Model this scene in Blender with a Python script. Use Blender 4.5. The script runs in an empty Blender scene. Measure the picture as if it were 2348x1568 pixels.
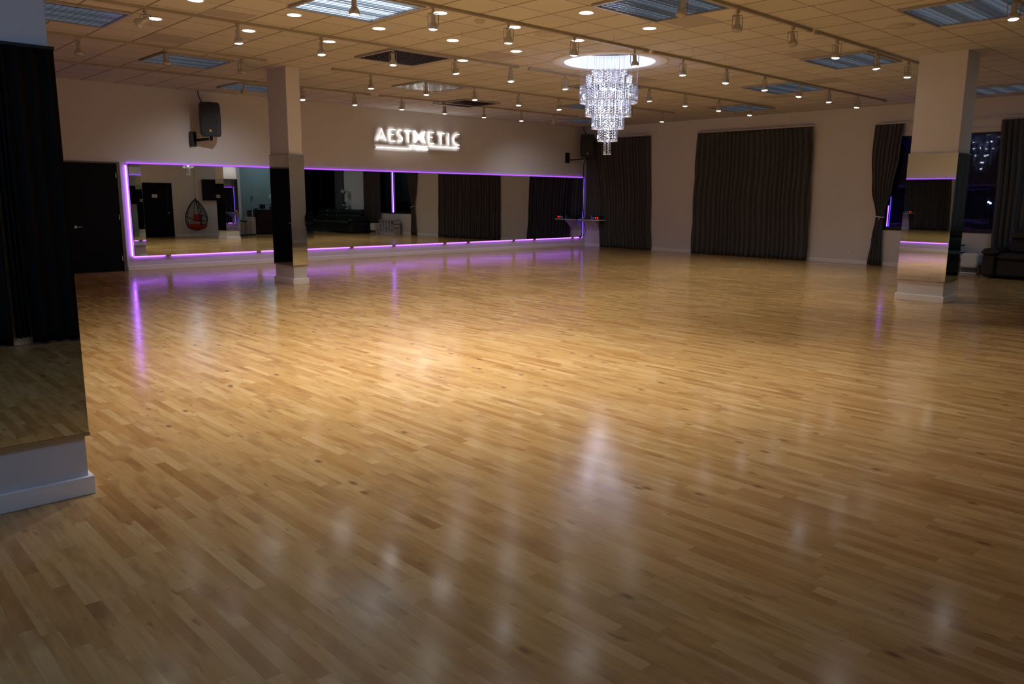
import bpy, math, random
from mathutils import Vector, Matrix
random.seed(7)
PI = math.pi
SC = bpy.context.scene
COL = SC.collection

# ---------------------------------------------------------------- camera, world, exposure
CAM_YAW, CAM_PITCH, CAM_ROLL, FOC = math.radians(46.952), math.radians(10.480), 0.0074647, 1805.8
cam = bpy.data.cameras.new('camera')
cam.sensor_fit = 'HORIZONTAL'; cam.sensor_width = 36.0
cam.lens = FOC * 36.0 / 2348.0
cam.clip_start = 0.05; cam.clip_end = 200
camo = bpy.data.objects.new('camera', cam); COL.objects.link(camo)
_f = Vector((math.cos(CAM_PITCH) * math.cos(CAM_YAW), math.cos(CAM_PITCH) * math.sin(CAM_YAW), -math.sin(CAM_PITCH)))
_r = Vector((math.sin(CAM_YAW), -math.cos(CAM_YAW), 0)); _u = _r.cross(_f)
_c, _s = math.cos(CAM_ROLL), math.sin(CAM_ROLL)
r2 = _r * _c + _u * _s; u2 = -_r * _s + _u * _c
camo.matrix_world = Matrix(((r2.x, u2.x, -_f.x, 0), (r2.y, u2.y, -_f.y, 0), (r2.z, u2.z, -_f.z, 1.58), (0, 0, 0, 1)))
SC.camera = camo
w = bpy.data.worlds.new('night'); SC.world = w; w.use_nodes = True
w.node_tree.nodes['Background'].inputs[0].default_value = (0.012, 0.016, 0.04, 1)
w.node_tree.nodes['Background'].inputs[1].default_value = 0.12
SC.view_settings.view_transform = 'Standard'
SC.view_settings.look = 'None'
SC.view_settings.gamma = 1
SC.view_settings.use_curve_mapping = False
SC.view_settings.exposure = 0.46
SC.cycles.use_denoising = True
SC.cycles.max_bounces = 9
SC.cycles.diffuse_bounces = 4
SC.cycles.glossy_bounces = 6
SC.cycles.transmission_bounces = 6
SC.cycles.sample_clamp_indirect = 4.0
SC.cycles.caustics_reflective = False
SC.cycles.caustics_refractive = False

SPOT_W = 60.0      # track heads
DOWN_W = 1.6      # recessed downlights

# room dimensions (metres)
A = 19.466         # curtain wall plane x
B = 17.379         # mirror wall plane y
H = 3.736          # ceiling
X0 = -3.0          # far left end of the room
YB = -0.6          # wall behind the camera

# ---------------------------------------------------------------- helpers
class MB:
    def __init__(s): s.v = []; s.f = []; s.sm = []
    def add(s, vs, fs, smooth=False):
        n = len(s.v); s.v += [tuple(v) for v in vs]
        s.f += [tuple(i + n for i in f) for f in fs]; s.sm += [smooth] * len(fs); return s
    def box(s, x0, x1, y0, y1, z0, z1):
        v = [(x0, y0, z0), (x1, y0, z0), (x1, y1, z0), (x0, y1, z0), (x0, y0, z1), (x1, y0, z1), (x1, y1, z1), (x0, y1, z1)]
        return s.add(v, [(0, 3, 2, 1), (4, 5, 6, 7), (0, 1, 5, 4), (1, 2, 6, 5), (2, 3, 7, 6), (3, 0, 4, 7)])
    def bbox(s, x0, x1, y0, y1, z0, z1, b):
        """box with chamfered edges"""
        vs = []
        for z, i in ((z0, b), (z0 + b, 0), (z1 - b, 0), (z1, b)):
            for (x, y) in ((x0 + i + b * (i == 0), y0 + i), (x1 - i - b * (i == 0), y0 + i), (x1 - i, y0 + i + b * (i == 0)), (x1 - i, y1 - i - b * (i == 0)),
                           (x1 - i - b * (i == 0), y1 - i), (x0 + i + b * (i == 0), y1 - i), (x0 + i, y1 - i - b * (i == 0)), (x0 + i, y0 + i + b * (i == 0))):
                vs.append((x, y, z))
        fs = [tuple(reversed(range(8))), tuple(range(24, 32))]
        for k in range(3):
            for j in range(8):
                a = k * 8 + j; c = k * 8 + (j + 1) % 8
                fs.append((a, c, c + 8, a + 8))
        return s.add(vs, fs)
    def lathe(s, prof, n=20, c=(0, 0, 0), axis='z', smooth=True, cap=True):
        vs = []; fs = []
        for (r, z) in prof:
            for k in range(n):
                a = 2 * PI * k / n; p = (r * math.cos(a), r * math.sin(a), z)
                if axis == 'y': p = (p[0], p[2], p[1])
                if axis == 'x': p = (p[2], p[0], p[1])
                vs.append((p[0] + c[0], p[1] + c[1], p[2] + c[2]))
        for i in range(len(prof) - 1):
            for k in range(n):
                a = i * n + k; b = i * n + (k + 1) % n
                fs.append((a, b, b + n, a + n))
        s.add(vs, fs, smooth)
        if cap:
            m = len(s.v) - len(vs)
            s.f.append(tuple(m + k for k in reversed(range(n)))); s.sm.append(False)
            s.f.append(tuple(m + (len(prof) - 1) * n + k for k in range(n))); s.sm.append(False)
        return s
    def tube(s, pts, r, n=8, closed=False, smooth=True):
        pts = [Vector(p) for p in pts]; N = len(pts)
        vs = []; fs = []; prev = None
        for i, p in enumerate(pts):
            if closed: t = pts[(i + 1) % N] - pts[i - 1]
            else: t = pts[min(i + 1, N - 1)] - pts[max(i - 1, 0)]
            t.normalize()
            if prev is None:
                q = Vector((0, 0, 1)) if abs(t.z) < .9 else Vector((1, 0, 0))
                a = t.cross(q).normalized()
            else:
                a = (prev - t * prev.dot(t)).normalized()
            prev = a; b = t.cross(a)
            rr = r[i] if isinstance(r, (list, tuple)) else r
            for k in range(n):
                an = 2 * PI * k / n; vs.append(p + a * (rr * math.cos(an)) + b * (rr * math.sin(an)))
        M = N if closed else N - 1
        for i in range(M):
            for k in range(n):
                a = i * n + k; b = i * n + (k + 1) % n; j = (i + 1) % N
                c = j * n + (k + 1) % n; d = j * n + k
                fs.append((a, b, c, d))
        if not closed:
            fs.append(tuple(reversed(range(n)))); fs.append(tuple((N - 1) * n + k for k in range(n)))
        return s.add(vs, fs, smooth)
    def sphere(s, c, r, n=10, m=7, sz=1.0):
        prof = [(max(1e-4, r * math.sin(PI * i / m)), -r * sz * math.cos(PI * i / m)) for i in range(m + 1)]
        return s.lathe(prof, n, c)
    def grid(s, fn, nu, nv, smooth=True):
        vs = [fn(i / nu, j / nv) for j in range(nv + 1) for i in range(nu + 1)]
        fs = [(j * (nu + 1) + i, j * (nu + 1) + i + 1, (j + 1) * (nu + 1) + i + 1, (j + 1) * (nu + 1) + i) for j in range(nv) for i in range(nu)]
        return s.add(vs, fs, smooth)
    def prism(s, poly, d0, d1, axis='y'):
        """2-D polygon (a,b) extruded along an axis: y -> (a,d,b), x -> (d,a,b), z -> (a,b,d)"""
        n = len(poly)
        mk = {'y': lambda p, d: (p[0], d, p[1]), 'x': lambda p, d: (d, p[0], p[1]), 'z': lambda p, d: (p[0], p[1], d)}[axis]
        vs = [mk(p, d0) for p in poly] + [mk(p, d1) for p in poly]
        fs = [tuple(reversed(range(n))), tuple(range(n, 2 * n))] + [(i, (i + 1) % n, (i + 1) % n + n, i + n) for i in range(n)]
        return s.add(vs, fs)
    def build(s, name, mat, parent=None, off=(0, 0, 0)):
        me = bpy.data.meshes.new(name)
        me.from_pydata([(x - off[0], y - off[1], z - off[2]) for x, y, z in s.v], [], s.f)
        me.polygons.foreach_set('use_smooth', s.sm)
        me.materials.append(mat); me.update()
        import bmesh
        bm = bmesh.new(); bm.from_mesh(me); bmesh.ops.recalc_face_normals(bm, faces=bm.faces); bm.to_mesh(me); bm.free()
        o = bpy.data.objects.new(name, me); COL.objects.link(o)
        o.location = off
        if parent is not None:
            o.parent = parent
        return o

def tag(o, label, cat, group=None, kind=None):
    o['label'] = label; o['category'] = cat
    if group: o['group'] = group
    if kind: o['kind'] = kind
    return o
def thing(name, label, cat, loc=(0, 0, 0), rz=0, group=None):
    o = bpy.data.objects.new(name, None); COL.objects.link(o); o.empty_display_size = .1
    o.location = loc; o.rotation_euler = (0, 0, rz)
    return tag(o, label, cat, group)
def struct(name, mb, mat, parent=None):
    o = mb.build(name, mat, parent)
    if parent is None: o['kind'] = 'structure'
    return o
def dup(root, loc, rz=None, label=None):
    r = root.copy(); COL.objects.link(r); r.location = loc
    if rz is not None: r.rotation_euler = (0, 0, rz)
    if label: r['label'] = label
    for ch in list(root.children):
        c = ch.copy(); COL.objects.link(c); c.parent = r
        for g in ch.children:
            d = g.copy(); COL.objects.link(d); d.parent = c
    return r
ORD = ['first', 'second', 'third', 'fourth', 'fifth', 'sixth', 'seventh', 'eighth', 'ninth', 'tenth', 'eleventh', 'twelfth', 'thirteenth']

# ---------------------------------------------------------------- materials
def mat(name, col=(.5, .5, .5), rough=.5, metal=0, spec=.5, emit=None, es=0, bump=None, noise=None, coat=0, trans=0, ior=1.45, sheen=0):
    m = bpy.data.materials.new(name); m.use_nodes = True
    nt = m.node_tree; p = nt.nodes['Principled BSDF']
    p.inputs['Base Color'].default_value = (*col, 1); p.inputs['Roughness'].default_value = rough
    p.inputs['Metallic'].default_value = metal; p.inputs['Specular IOR Level'].default_value = spec
    p.inputs['Coat Weight'].default_value = coat; p.inputs['Transmission Weight'].default_value = trans
    p.inputs['IOR'].default_value = ior; p.inputs['Sheen Weight'].default_value = sheen
    if emit: p.inputs['Emission Color'].default_value = (*emit, 1); p.inputs['Emission Strength'].default_value = es
    if noise:   # (scale, amount): slight procedural colour variation
        tc = nt.nodes.new('ShaderNodeTexCoord'); n = nt.nodes.new('ShaderNodeTexNoise'); n.inputs['Scale'].default_value = noise[0]
        n.inputs['Detail'].default_value = 4
        nt.links.new(tc.outputs['Object'], n.inputs['Vector'])
        mx = nt.nodes.new('ShaderNodeMix'); mx.data_type = 'RGBA'
        nt.links.new(n.outputs['Fac'], mx.inputs['Factor'])
        a = noise[1]
        mx.inputs[6].default_value = (*[c * (1 - a) for c in col], 1); mx.inputs[7].default_value = (*[min(1, c * (1 + a)) for c in col], 1)
        nt.links.new(mx.outputs[2], p.inputs['Base Color'])
    if bump:
        tc = nt.nodes.new('ShaderNodeTexCoord'); n = nt.nodes.new('ShaderNodeTexNoise'); n.inputs['Scale'].default_value = bump[0]
        nt.links.new(tc.outputs['Object'], n.inputs['Vector'])
        b = nt.nodes.new('ShaderNodeBump'); b.inputs['Strength'].default_value = bump[1]; b.inputs['Distance'].default_value = .01
        nt.links.new(n.outputs['Fac'], b.inputs['Height']); nt.links.new(b.outputs[0], p.inputs['Normal'])
    return m
def emis(name, col, s):
    m = bpy.data.materials.new(name); m.use_nodes = True; nt = m.node_tree
    nt.nodes.remove(nt.nodes['Principled BSDF']); e = nt.nodes.new('ShaderNodeEmission')
    e.inputs[0].default_value = (*col, 1); e.inputs[1].default_value = s
    nt.links.new(e.outputs[0], nt.nodes['Material Output'].inputs[0]); return m

class NT:
    """tiny helper to write node maths"""
    def __init__(s, m): s.nt = m.node_tree; s.n = s.nt.nodes; s.l = s.nt.links
    def _in(s, sock, v):
        if hasattr(v, 'links') or hasattr(v, 'is_output'): s.l.new(v, sock)
        else: sock.default_value = v
    def math(s, op, a, b=0.0, c=None):
        n = s.n.new('ShaderNodeMath'); n.operation = op; s._in(n.inputs[0], a); s._in(n.inputs[1], b)
        if c is not None: s._in(n.inputs[2], c)
        return n.outputs[0]
    def comb(s, x, y, z=0.0):
        n = s.n.new('ShaderNodeCombineXYZ'); s._in(n.inputs[0], x); s._in(n.inputs[1], y); s._in(n.inputs[2], z); return n.outputs[0]
    def mix(s, f, a, b, mode='MIX'):
        n = s.n.new('ShaderNodeMix'); n.data_type = 'RGBA'; n.blend_type = mode
        s._in(n.inputs['Factor'], f); s._in(n.inputs[6], a); s._in(n.inputs[7], b); return n.outputs[2]
    def noise(s, vec, scale, detail=2, rough=.5):
        n = s.n.new('ShaderNodeTexNoise'); s.l.new(vec, n.inputs['Vector']); n.inputs['Scale'].default_value = scale
        n.inputs['Detail'].default_value = detail; n.inputs['Roughness'].default_value = rough; return n.outputs['Fac']
    def rng(s, v, a, b, c, d):
        n = s.n.new('ShaderNodeMapRange'); s._in(n.inputs[0], v)
        for i, q in enumerate((a, b, c, d)): n.inputs[i + 1].default_value = q
        return n.outputs[0]
    def ramp(s, v, stops):
        n = s.n.new('ShaderNodeValToRGB'); s.l.new(v, n.inputs[0]); e = n.color_ramp.elements
        while len(e) < len(stops): e.new(.5)
        for el, (p, c) in zip(e, stops): el.position = p; el.color = (*c, 1)
        return n.outputs[0]

def floor_material():
    m = mat('maple_floor', rough=.2); k = NT(m); p = k.n['Principled BSDF']
    g = k.n.new('ShaderNodeNewGeometry'); sp = k.n.new('ShaderNodeSeparateXYZ'); k.l.new(g.outputs['Position'], sp.inputs[0])
    x, y = sp.outputs[0], sp.outputs[1]
    W = .060
    xr = k.math('DIVIDE', x, W); row = k.math('FLOOR', xr); fx = k.math('FRACT', xr)
    wn = k.n.new('ShaderNodeTexWhiteNoise'); wn.noise_dimensions = '1D'; k.l.new(row, wn.inputs['W'])
    h = wn.outputs['Value']
    L = k.math('MULTIPLY_ADD', h, .45, .42)
    yr = k.math('ADD', k.math('DIVIDE', y, L), k.math('MULTIPLY', h, 37.7))
    colr = k.math('FLOOR', yr); fy = k.math('FRACT', yr)
    w2 = k.n.new('ShaderNodeTexWhiteNoise'); w2.noise_dimensions = '2D'; k.l.new(k.comb(row, colr), w2.inputs['Vector'])
    idv = w2.outputs['Value']
    base = k.ramp(idv, [(0, (.40, .205, .064)), (.10, (.46, .252, .084)), (.35, (.51, .297, .104)), (.75, (.535, .321, .120)), (1, (.585, .374, .155))])
    off = k.math('MULTIPLY', idv, 91.0)
    gv = k.comb(k.math('ADD', k.math('MULTIPLY', x, 55.0), off), k.math('MULTIPLY', y, 3.2), off)
    grain = k.rng(k.noise(gv, 1.0, 4, .6), .3, .75, 1.08, .84)
    c = k.mix(1.0, base, k.comb(grain, grain, grain), 'MULTIPLY')
    # broad figure inside boards
    fv = k.comb(k.math('ADD', k.math('MULTIPLY', x, 9.0), off), k.math('MULTIPLY', y, 2.4), off)
    fig = k.rng(k.noise(fv, 1.0, 3), .50, .74, 0, .85)
    c = k.mix(fig, c, (.30, .145, .048, 1))
    # mineral streaks and knots
    sv = k.comb(k.math('ADD', k.math('MULTIPLY', x, 34.0), off), k.math('MULTIPLY', y, 7.0), off)
    st = k.rng(k.noise(sv, 1.0, 2, .45), .68, .78, 0, .6)
    c = k.mix(st, c, (.13, .062, .026, 1))
    vo = k.n.new('ShaderNodeTexVoronoi'); vo.inputs['Scale'].default_value = 1.0
    k.l.new(k.comb(k.math('MULTIPLY', x, 6.2), k.math('MULTIPLY', y, 2.9), 0.0), vo.inputs['Vector'])
    sepc = k.n.new('ShaderNodeSeparateColor'); k.l.new(vo.outputs['Color'], sepc.inputs[0])
    kn = k.math('MULTIPLY', k.rng(vo.outputs['Distance'], .04, .15, .9, 0), k.math('GREATER_THAN', sepc.outputs[0], .40))
    c = k.mix(kn, c, (.15, .066, .024, 1))
    ex = k.math('LESS_THAN', fx, .022); ey = k.math('LESS_THAN', k.math('MULTIPLY', fy, L), .0016)
    edge = k.math('MULTIPLY', k.math('MAXIMUM', ex, ey), .42)
    c = k.mix(edge, c, (.14, .075, .03, 1))
    k.l.new(c, p.inputs['Base Color'])
    rn = k.noise(k.comb(k.math('MULTIPLY', x, 1.0), k.math('MULTIPLY', y, 1.0)), 1.3, 3)
    k.l.new(k.rng(rn, .3, .7, .12, .20), p.inputs['Roughness'])
    p.inputs['Specular IOR Level'].default_value = .5
    bp = k.n.new('ShaderNodeBump'); bp.inputs['Strength'].default_value = .10; bp.inputs['Distance'].default_value = .002
    hv = k.math('ADD', k.noise(k.comb(k.math('MULTIPLY', x, 14.0), k.math('MULTIPLY', y, 2.5)), 1.0, 2), k.math('MULTIPLY', idv, .5))
    k.l.new(hv, bp.inputs['Height']); k.l.new(bp.outputs[0], p.inputs['Normal'])
    return m

def ceiling_material():
    m = mat('acoustic_tiles', rough=.9, spec=.2); k = NT(m); p = k.n['Principled BSDF']
    g = k.n.new('ShaderNodeNewGeometry'); sp = k.n.new('ShaderNodeSeparateXYZ'); k.l.new(g.outputs['Position'], sp.inputs[0])
    x, y = sp.outputs[0], sp.outputs[1]
    xr = k.math('DIVIDE', k.math('SUBTRACT', x, 4.735 - 60.5), .605); yr = k.math('DIVIDE', k.math('SUBTRACT', y, 5.25 - 59.0), .59)
    fx = k.math('FRACT', xr); fy = k.math('FRACT', yr)
    w2 = k.n.new('ShaderNodeTexWhiteNoise'); w2.noise_dimensions = '2D'
    k.l.new(k.comb(k.math('FLOOR', xr), k.math('FLOOR', yr)), w2.inputs['Vector'])
    v = k.rng(w2.outputs['Value'], 0, 1, .94, 1.04)
    base = k.mix(1.0, (.62, .60, .57, 1), k.comb(v, v, v), 'MULTIPLY')
    n = k.rng(k.noise(g.outputs['Position'], 60, 3), .35, .65, .93, 1.03)
    base = k.mix(1.0, base, k.comb(n, n, n), 'MULTIPLY')
    dx = k.math('MINIMUM', fx, k.math('SUBTRACT', 1.0, fx)); dy = k.math('MINIMUM', fy, k.math('SUBTRACT', 1.0, fy))
    ln = k.math('MAXIMUM', k.math('MULTIPLY', k.math('LESS_THAN', dx, .018), .85), k.math('MULTIPLY', k.math('LESS_THAN', dy, .016), .62))
    c = k.mix(ln, base, (.13, .10, .08, 1)); k.l.new(c, p.inputs['Base Color'])
    return m

M = {}
M['floor'] = floor_material(); M['ceil'] = ceiling_material()
M['wall'] = mat('greige_paint', (.71, .69, .69), .75, spec=.25, bump=(220, .08), noise=(3, .02))
M['teal'] = mat('teal_paint', (.25, .32, .33), .7, spec=.25, bump=(220, .08), noise=(3, .02))
M['white_trim'] = mat('white_trim_paint', (.92, .91, .90), .35, noise=(8, .02))
M['mirror'] = mat('silvered_mirror', (.74, .79, .76), .0, metal=1.0)
M['mirror_edge'] = mat('mirror_edge_rail', (.55, .55, .52), .25, metal=1.0)
M['dark_rail'] = mat('dark_rail', (.05, .055, .06), .35, metal=.6)
M['black_door'] = mat('black_door_paint', (.003, .003, .005), .6, spec=.15, noise=(6, .2))
M['nickel'] = mat('brushed_nickel', (.75, .74, .72), .22, metal=1.0)
M['curtain'] = mat('charcoal_curtain', (.092, .090, .094), .95, spec=.1, bump=(400, .3), noise=(14, .18), sheen=.15)
M['rail'] = mat('curtain_rail_white', (.62, .58, .56), .45)
M['tie'] = mat('white_tieback', (.8, .8, .8), .6)
M['track'] = mat('track_enamel', (.40, .36, .30), .45, noise=(5, .05))
M['head'] = mat('spot_enamel', (.50, .47, .42), .38, metal=.25)
M['yoke'] = mat('spot_yoke_steel', (.35, .31, .27), .4, metal=.5)
M['chrome'] = mat('lamp_chrome', (.7, .7, .68), .18, metal=.9)
M['face_on'] = emis('lamp_face_lit', (1, .98, .96), 16.0)
M['face_off'] = mat('lamp_face_unlit', (.4, .36, .3), .25, noise=(80, .3))
M['down'] = emis('downlight_diffuser', (1, .98, .97), 9.0)
M['trimring'] = mat('downlight_trim', (.75, .74, .72), .4)
M['violet'] = emis('violet_led', (.40, .09, 1.0), 1.15)
M['violet_core'] = emis('violet_led_bright', (.44, .12, 1.0), 3.2)
M['violet_hot'] = emis('violet_led_hot', (.40, .12, 1.0), 6.5)
M['violet_dim'] = emis('violet_led_side', (.22, .10, 1.0), 1.0)
M['blue'] = emis('blue_led', (.10, .06, 1.0), 1.3)
M['neon'] = emis('neon_tube_white', (1, .94, .88), 6.0)
M['acrylic'] = None
M['black_plastic'] = mat('black_plastic', (.012, .012, .013), .45, bump=(300, .1))
M['grille_black'] = mat('speaker_grille', (.028, .03, .032), .5, bump=(900, .4))
M['yellow'] = mat('yellow_badge', (.85, .6, .05), .5)
M['metal_black'] = mat('black_steel', (.02, .02, .02), .4, metal=.4)
M['plate'] = mat('outlet_plate', (.72, .70, .68), .4)
M['slot'] = mat('outlet_slot', (.08, .08, .08), .5)
M['troff_frame'] = mat('troffer_frame', (.42, .40, .39), .4, metal=.3)
M['troff_side'] = mat('troffer_shadow_gap', (.03, .03, .03), .8)
M['louver'] = mat('louver_aluminium', (.62, .68, .76), .22, metal=.9)
M['louver_dark'] = mat('louver_dark', (.10, .08, .10), .35, metal=.6)
M['louver_shiny'] = mat('louver_mirror_foil', (.82, .82, .8), .12, metal=1.0)
M['refl_dim'] = emis('troffer_glow_dim', (.40, .47, .55), .09)  # blue reflection in unlit panels, put in as a faint glow
M['tube_dim'] = emis('troffer_tube_dim', (.46, .56, .68), .18)  # same bluish reflection painted as glow on the unlit tubes
M['refl_on'] = emis('troffer_glow_on', (.62, .74, .86), .42)
M['tube_on'] = emis('troffer_tube_on', (.86, .95, 1.0), 1.25)
M['dark_void'] = mat('plenum_dark', (.02, .018, .02), .9)
M['refl_shiny'] = mat('foil_reflector', (.7, .7, .66), .2, metal=1.0, bump=(40, .6))
M['spk_cover'] = mat('ceiling_speaker_cover', (.56, .52, .46), .8)
M['tile_stain'] = mat('replaced_tile', (.43, .40, .42), .9, noise=(30, .04))
M['plaster'] = mat('plaster_ring', (.72, .70, .70), .7)
M['cove'] = emis('cove_glow', (.66, .72, 1.0), 1.1)
M['cove_band'] = emis('cove_led_band', (.60, .66, 1.0), 1.25)
M['cove_wall'] = mat('cove_plaster', (.8, .8, .85), .8)
M['crystal'] = None
M['bead'] = mat('crystal_bead', (.86, .9, 1.0), .12, spec=1.0, coat=.5)
M['chrome2'] = mat('polished_chrome', (.85, .85, .9), .06, metal=1.0)
M['wire'] = mat('thin_wire', (.6, .6, .7), .3, metal=.5)
M['bulb'] = emis('chandelier_bulb', (.82, .88, 1.0), 9.0)
M['glass_pane'] = None
M['sheer'] = mat('navy_sheer', (.012, .014, .045), .8, bump=(300, .2))
M['leather'] = mat('dark_leather', (.014, .012, .011), .42, bump=(160, .25), noise=(9, .2))
M['white_plastic'] = mat('white_plastic', (.68, .69, .72), .35)
M['white_lam'] = mat('white_laminate', (.62, .62, .66), .4)
M['rattan'] = mat('black_rattan', (.012, .010, .010), .45)
M['red'] = mat('red_cushion_fabric', (.34, .03, .02), .85, bump=(200, .3))
M['tv'] = mat('screen_black', (.004, .004, .006), .12)
M['desk'] = mat('espresso_wood', (.022, .012, .009), .4, noise=(12, .3))
M['blue_card'] = mat('blue_card', (.03, .07, .28), .6)
M['paper'] = mat('paper_white', (.8, .8, .8), .8)
M['petal'] = mat('orchid_petal', (.75, .73, .70), .7)
M['leaf'] = mat('orchid_leaf', (.04, .07, .02), .5)
M['pot'] = mat('pale_pot', (.5, .48, .44), .5)
M['pot_dark'] = mat('patterned_pot', (.10, .09, .10), .5, noise=(40, .8))
M['red_led'] = emis('red_display', (1, .03, .01), 1.3)
M['blue_ind'] = emis('blue_indicator', (.02, .08, 1), 1.5)
M['cable'] = mat('black_cable', (.01, .01, .01), .5)
M['far_lamp'] = emis('distant_lamp', (.8, .86, 1), 1.6)
M['bottle'] = mat('clear_bottle', (.7, .78, .9), .1, trans=.6)
M['steel_can'] = mat('steel_can', (.45, .42, .38), .3, metal=.9)

def glass_mat(name, tint, fac, milk=0):
    m = bpy.data.materials.new(name); m.use_nodes = True; nt = m.node_tree
    nt.nodes.remove(nt.nodes['Principled BSDF'])
    t = nt.nodes.new('ShaderNodeBsdfTransparent'); t.inputs[0].default_value = (*tint, 1)
    g = nt.nodes.new('ShaderNodeBsdfGlossy'); g.inputs['Roughness'].default_value = .02
    fr = nt.nodes.new('ShaderNodeFresnel'); fr.inputs[0].default_value = fac
    mx = nt.nodes.new('ShaderNodeMixShader')
    nt.links.new(fr.outputs[0], mx.inputs[0]); nt.links.new(t.outputs[0], mx.inputs[1]); nt.links.new(g.outputs[0], mx.inputs[2])
    if milk:
        d = nt.nodes.new('ShaderNodeBsdfDiffuse'); d.inputs[0].default_value = (.85, .9, 1, 1)
        m2 = nt.nodes.new('ShaderNodeMixShader'); m2.inputs[0].default_value = milk
        nt.links.new(mx.outputs[0], m2.inputs[1]); nt.links.new(d.outputs[0], m2.inputs[2]); mx = m2
    nt.links.new(mx.outputs[0], nt.nodes['Material Output'].inputs[0]); return m
M['glass_pane'] = glass_mat('window_glass', (.75, .8, .95), 1.3)
M['crystal'] = glass_mat('crystal_glass', (.985, .99, 1.0), 1.9, .17)
M['acrylic'] = glass_mat('clear_acrylic', (.99, .99, .99), 1.15)

# ---------------------------------------------------------------- large lights: bluish fill panel added near the camera, panel over the desk
def area(name, loc, sx, sy, power, col, parent=None):
    l = bpy.data.lights.new(name, 'AREA'); l.shape = 'RECTANGLE'; l.size = sx; l.size_y = sy; l.energy = power; l.color = col
    o = bpy.data.objects.new(name, l); COL.objects.link(o); o.location = loc
    if parent: o.parent = parent
    return o

# ---------------------------------------------------------------- room shell
struct('floor', MB().box(X0, A + .2, -3.2, B + .1, -.1, 0), M['floor'])

CX, CY, CR = 10.25, 8.71, .735     # chandelier axis and cove radius
def ceiling_mesh():
    b = MB(); h = 1.3; x0, x1, y0, y1 = X0, A + .2, -3.2, B + .1
    def q(a, b_, c, d): b.add([(a, c, H), (b_, c, H), (b_, d, H), (a, d, H)], [(0, 3, 2, 1)])
    q(x0, CX - h, y0, y1); q(CX + h, x1, y0, y1); q(CX - h, CX + h, y0, CY - h); q(CX - h, CX + h, CY + h, y1)
    n = 64; ci = []; so = []
    for k in range(n):
        a = 2 * PI * k / n + PI / 4; c, s = math.cos(a), math.sin(a); m = max(abs(c), abs(s))
        ci.append((CX + CR * c, CY + CR * s, H)); so.append((CX + h * c / m, CY + h * s / m, H))
    b.add(ci + so, [(k, (k + 1) % n, (k + 1) % n + n, k + n) for k in range(n)])
    return b
ceil = struct('ceiling', ceiling_mesh(), M['ceil'])
struct('roof_slab', MB().box(X0, A + .2, -3.2, B + .1, H + .55, H + .6), M['dark_void']).name = 'trim_1'  # unseen roof slab above the ceiling

# mirror wall (y = B)
struct('wall_back', MB().box(X0, A + .2, B, B + .15, 0, H), M['wall'])
# wall behind the camera, the wall with the egg chair, the desk wall
struct('wall_front', MB().box(X0, 10.5, YB - .15, YB, 0, H).box(10.35, 10.5, YB, 1.5, 0, H).box(10.5, 15.45, 1.35, 1.5, 0, H), M['wall'])
struct('wall_reception', MB().box(15.45, 17.75, 1.2, 1.35, 0, H), M['teal'])
struct('wall_side', MB().box(17.65, 17.75, -3.2, 1.2, 0, H).box(17.75, A + .2, -3.2, -3.1, 0, H), M['wall'])
struct('wall_left', MB().box(X0 - .15, X0, YB - .2, 5.2, 0, H).box(X0, .40, 5.1, 5.2, 0, H).box(.35, .50, 5.11, B, 0, H), M['wall'])
# curtain wall (x = A) with two window openings
W1 = (4.55, 7.92, .885, 3.02); W2 = (-2.5, 1.95, .55, 3.05)
wr = MB()
wr.box(A, A + .2, W1[1], B + .1, 0, H)
wr.box(A, A + .2, W2[1], W1[0], 0, H)
wr.box(A, A + .2, -3.2, W2[0], 0, H)
for wdw in (W1, W2):
    wr.box(A, A + .2, wdw[0], wdw[1], 0, wdw[2]).box(A, A + .2, wdw[0], wdw[1], wdw[3], H)
struct('wall_right', wr, M['wall'])

# baseboards
def bb(x0, x1, y0, y1): return (x0, x1, y0, y1)
BBH = .095
def baseboard(name, boxes):
    b = MB()
    for (x0, x1, y0, y1) in boxes: b.bbox(x0, x1, y0, y1, 0, BBH, .004)
    return struct(name, b, M['white_trim'])
baseboard('baseboard_back', [(5.32, A, B - .018, B), (.5, 4.18, B - .018, B)])
baseboard('baseboard_left', [(.5, .518, 5.15, B - .02)])
baseboard('baseboard_right', [(A - .018, A, 2.0, B - .018)])
baseboard('baseboard_front', [(X0, 10.35, YB, YB + .018), (10.5, 11.22, 1.5, 1.518), (12.58, 15.45, 1.5, 1.518), (15.46, 17.65, 1.35, 1.368)])

# doors -------------------------------------------------------------
def lever(parent, x, y, z, dy, dirx):
    b = MB().lathe([(.026, 0), (.026, .008)], 16, (0, 0, 0), 'y').tube([(0, .008, 0), (0, .05, 0), (dirx * .012, .058, 0), (dirx * .115, .058, .002)], .008, 8)
    if dy < 0: b.v = [(vx, -vy, vz) for vx, vy, vz in b.v]
    b.v = [(vx + x, vy + y, vz + z) for vx, vy, vz in b.v]
    return b.build('door_handle', M['nickel'], parent)
d1 = MB().box(4.28, 5.235, B - .035, B - .001, .01, 2.165).build('door_1', M['black_door']); d1['kind'] = 'structure'
fr = MB().box(5.24, 5.30, B - .05, B - .001, 0, 2.20).box(4.21, 4.27, B - .05, B - .001, 0, 2.20).box(4.27, 5.24, B - .05, B - .001, 2.17, 2.20)
fr.build('door_frame', mat('door_frame_paint', (.14, .125, .12), .5), d1)
lever(d1, 4.40, B - .035, .92, -1, 1)
for z in (1.94, 1.10, .27):
    MB().box(5.212, 5.228, B - .042, B - .034, z - .05, z + .05).build('hinge', M['nickel'], d1)
d2 = MB().box(11.3, 12.5, 1.5, 1.535, .01, 2.165).build('door_2', M['black_door']); d2['kind'] = 'structure'
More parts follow.
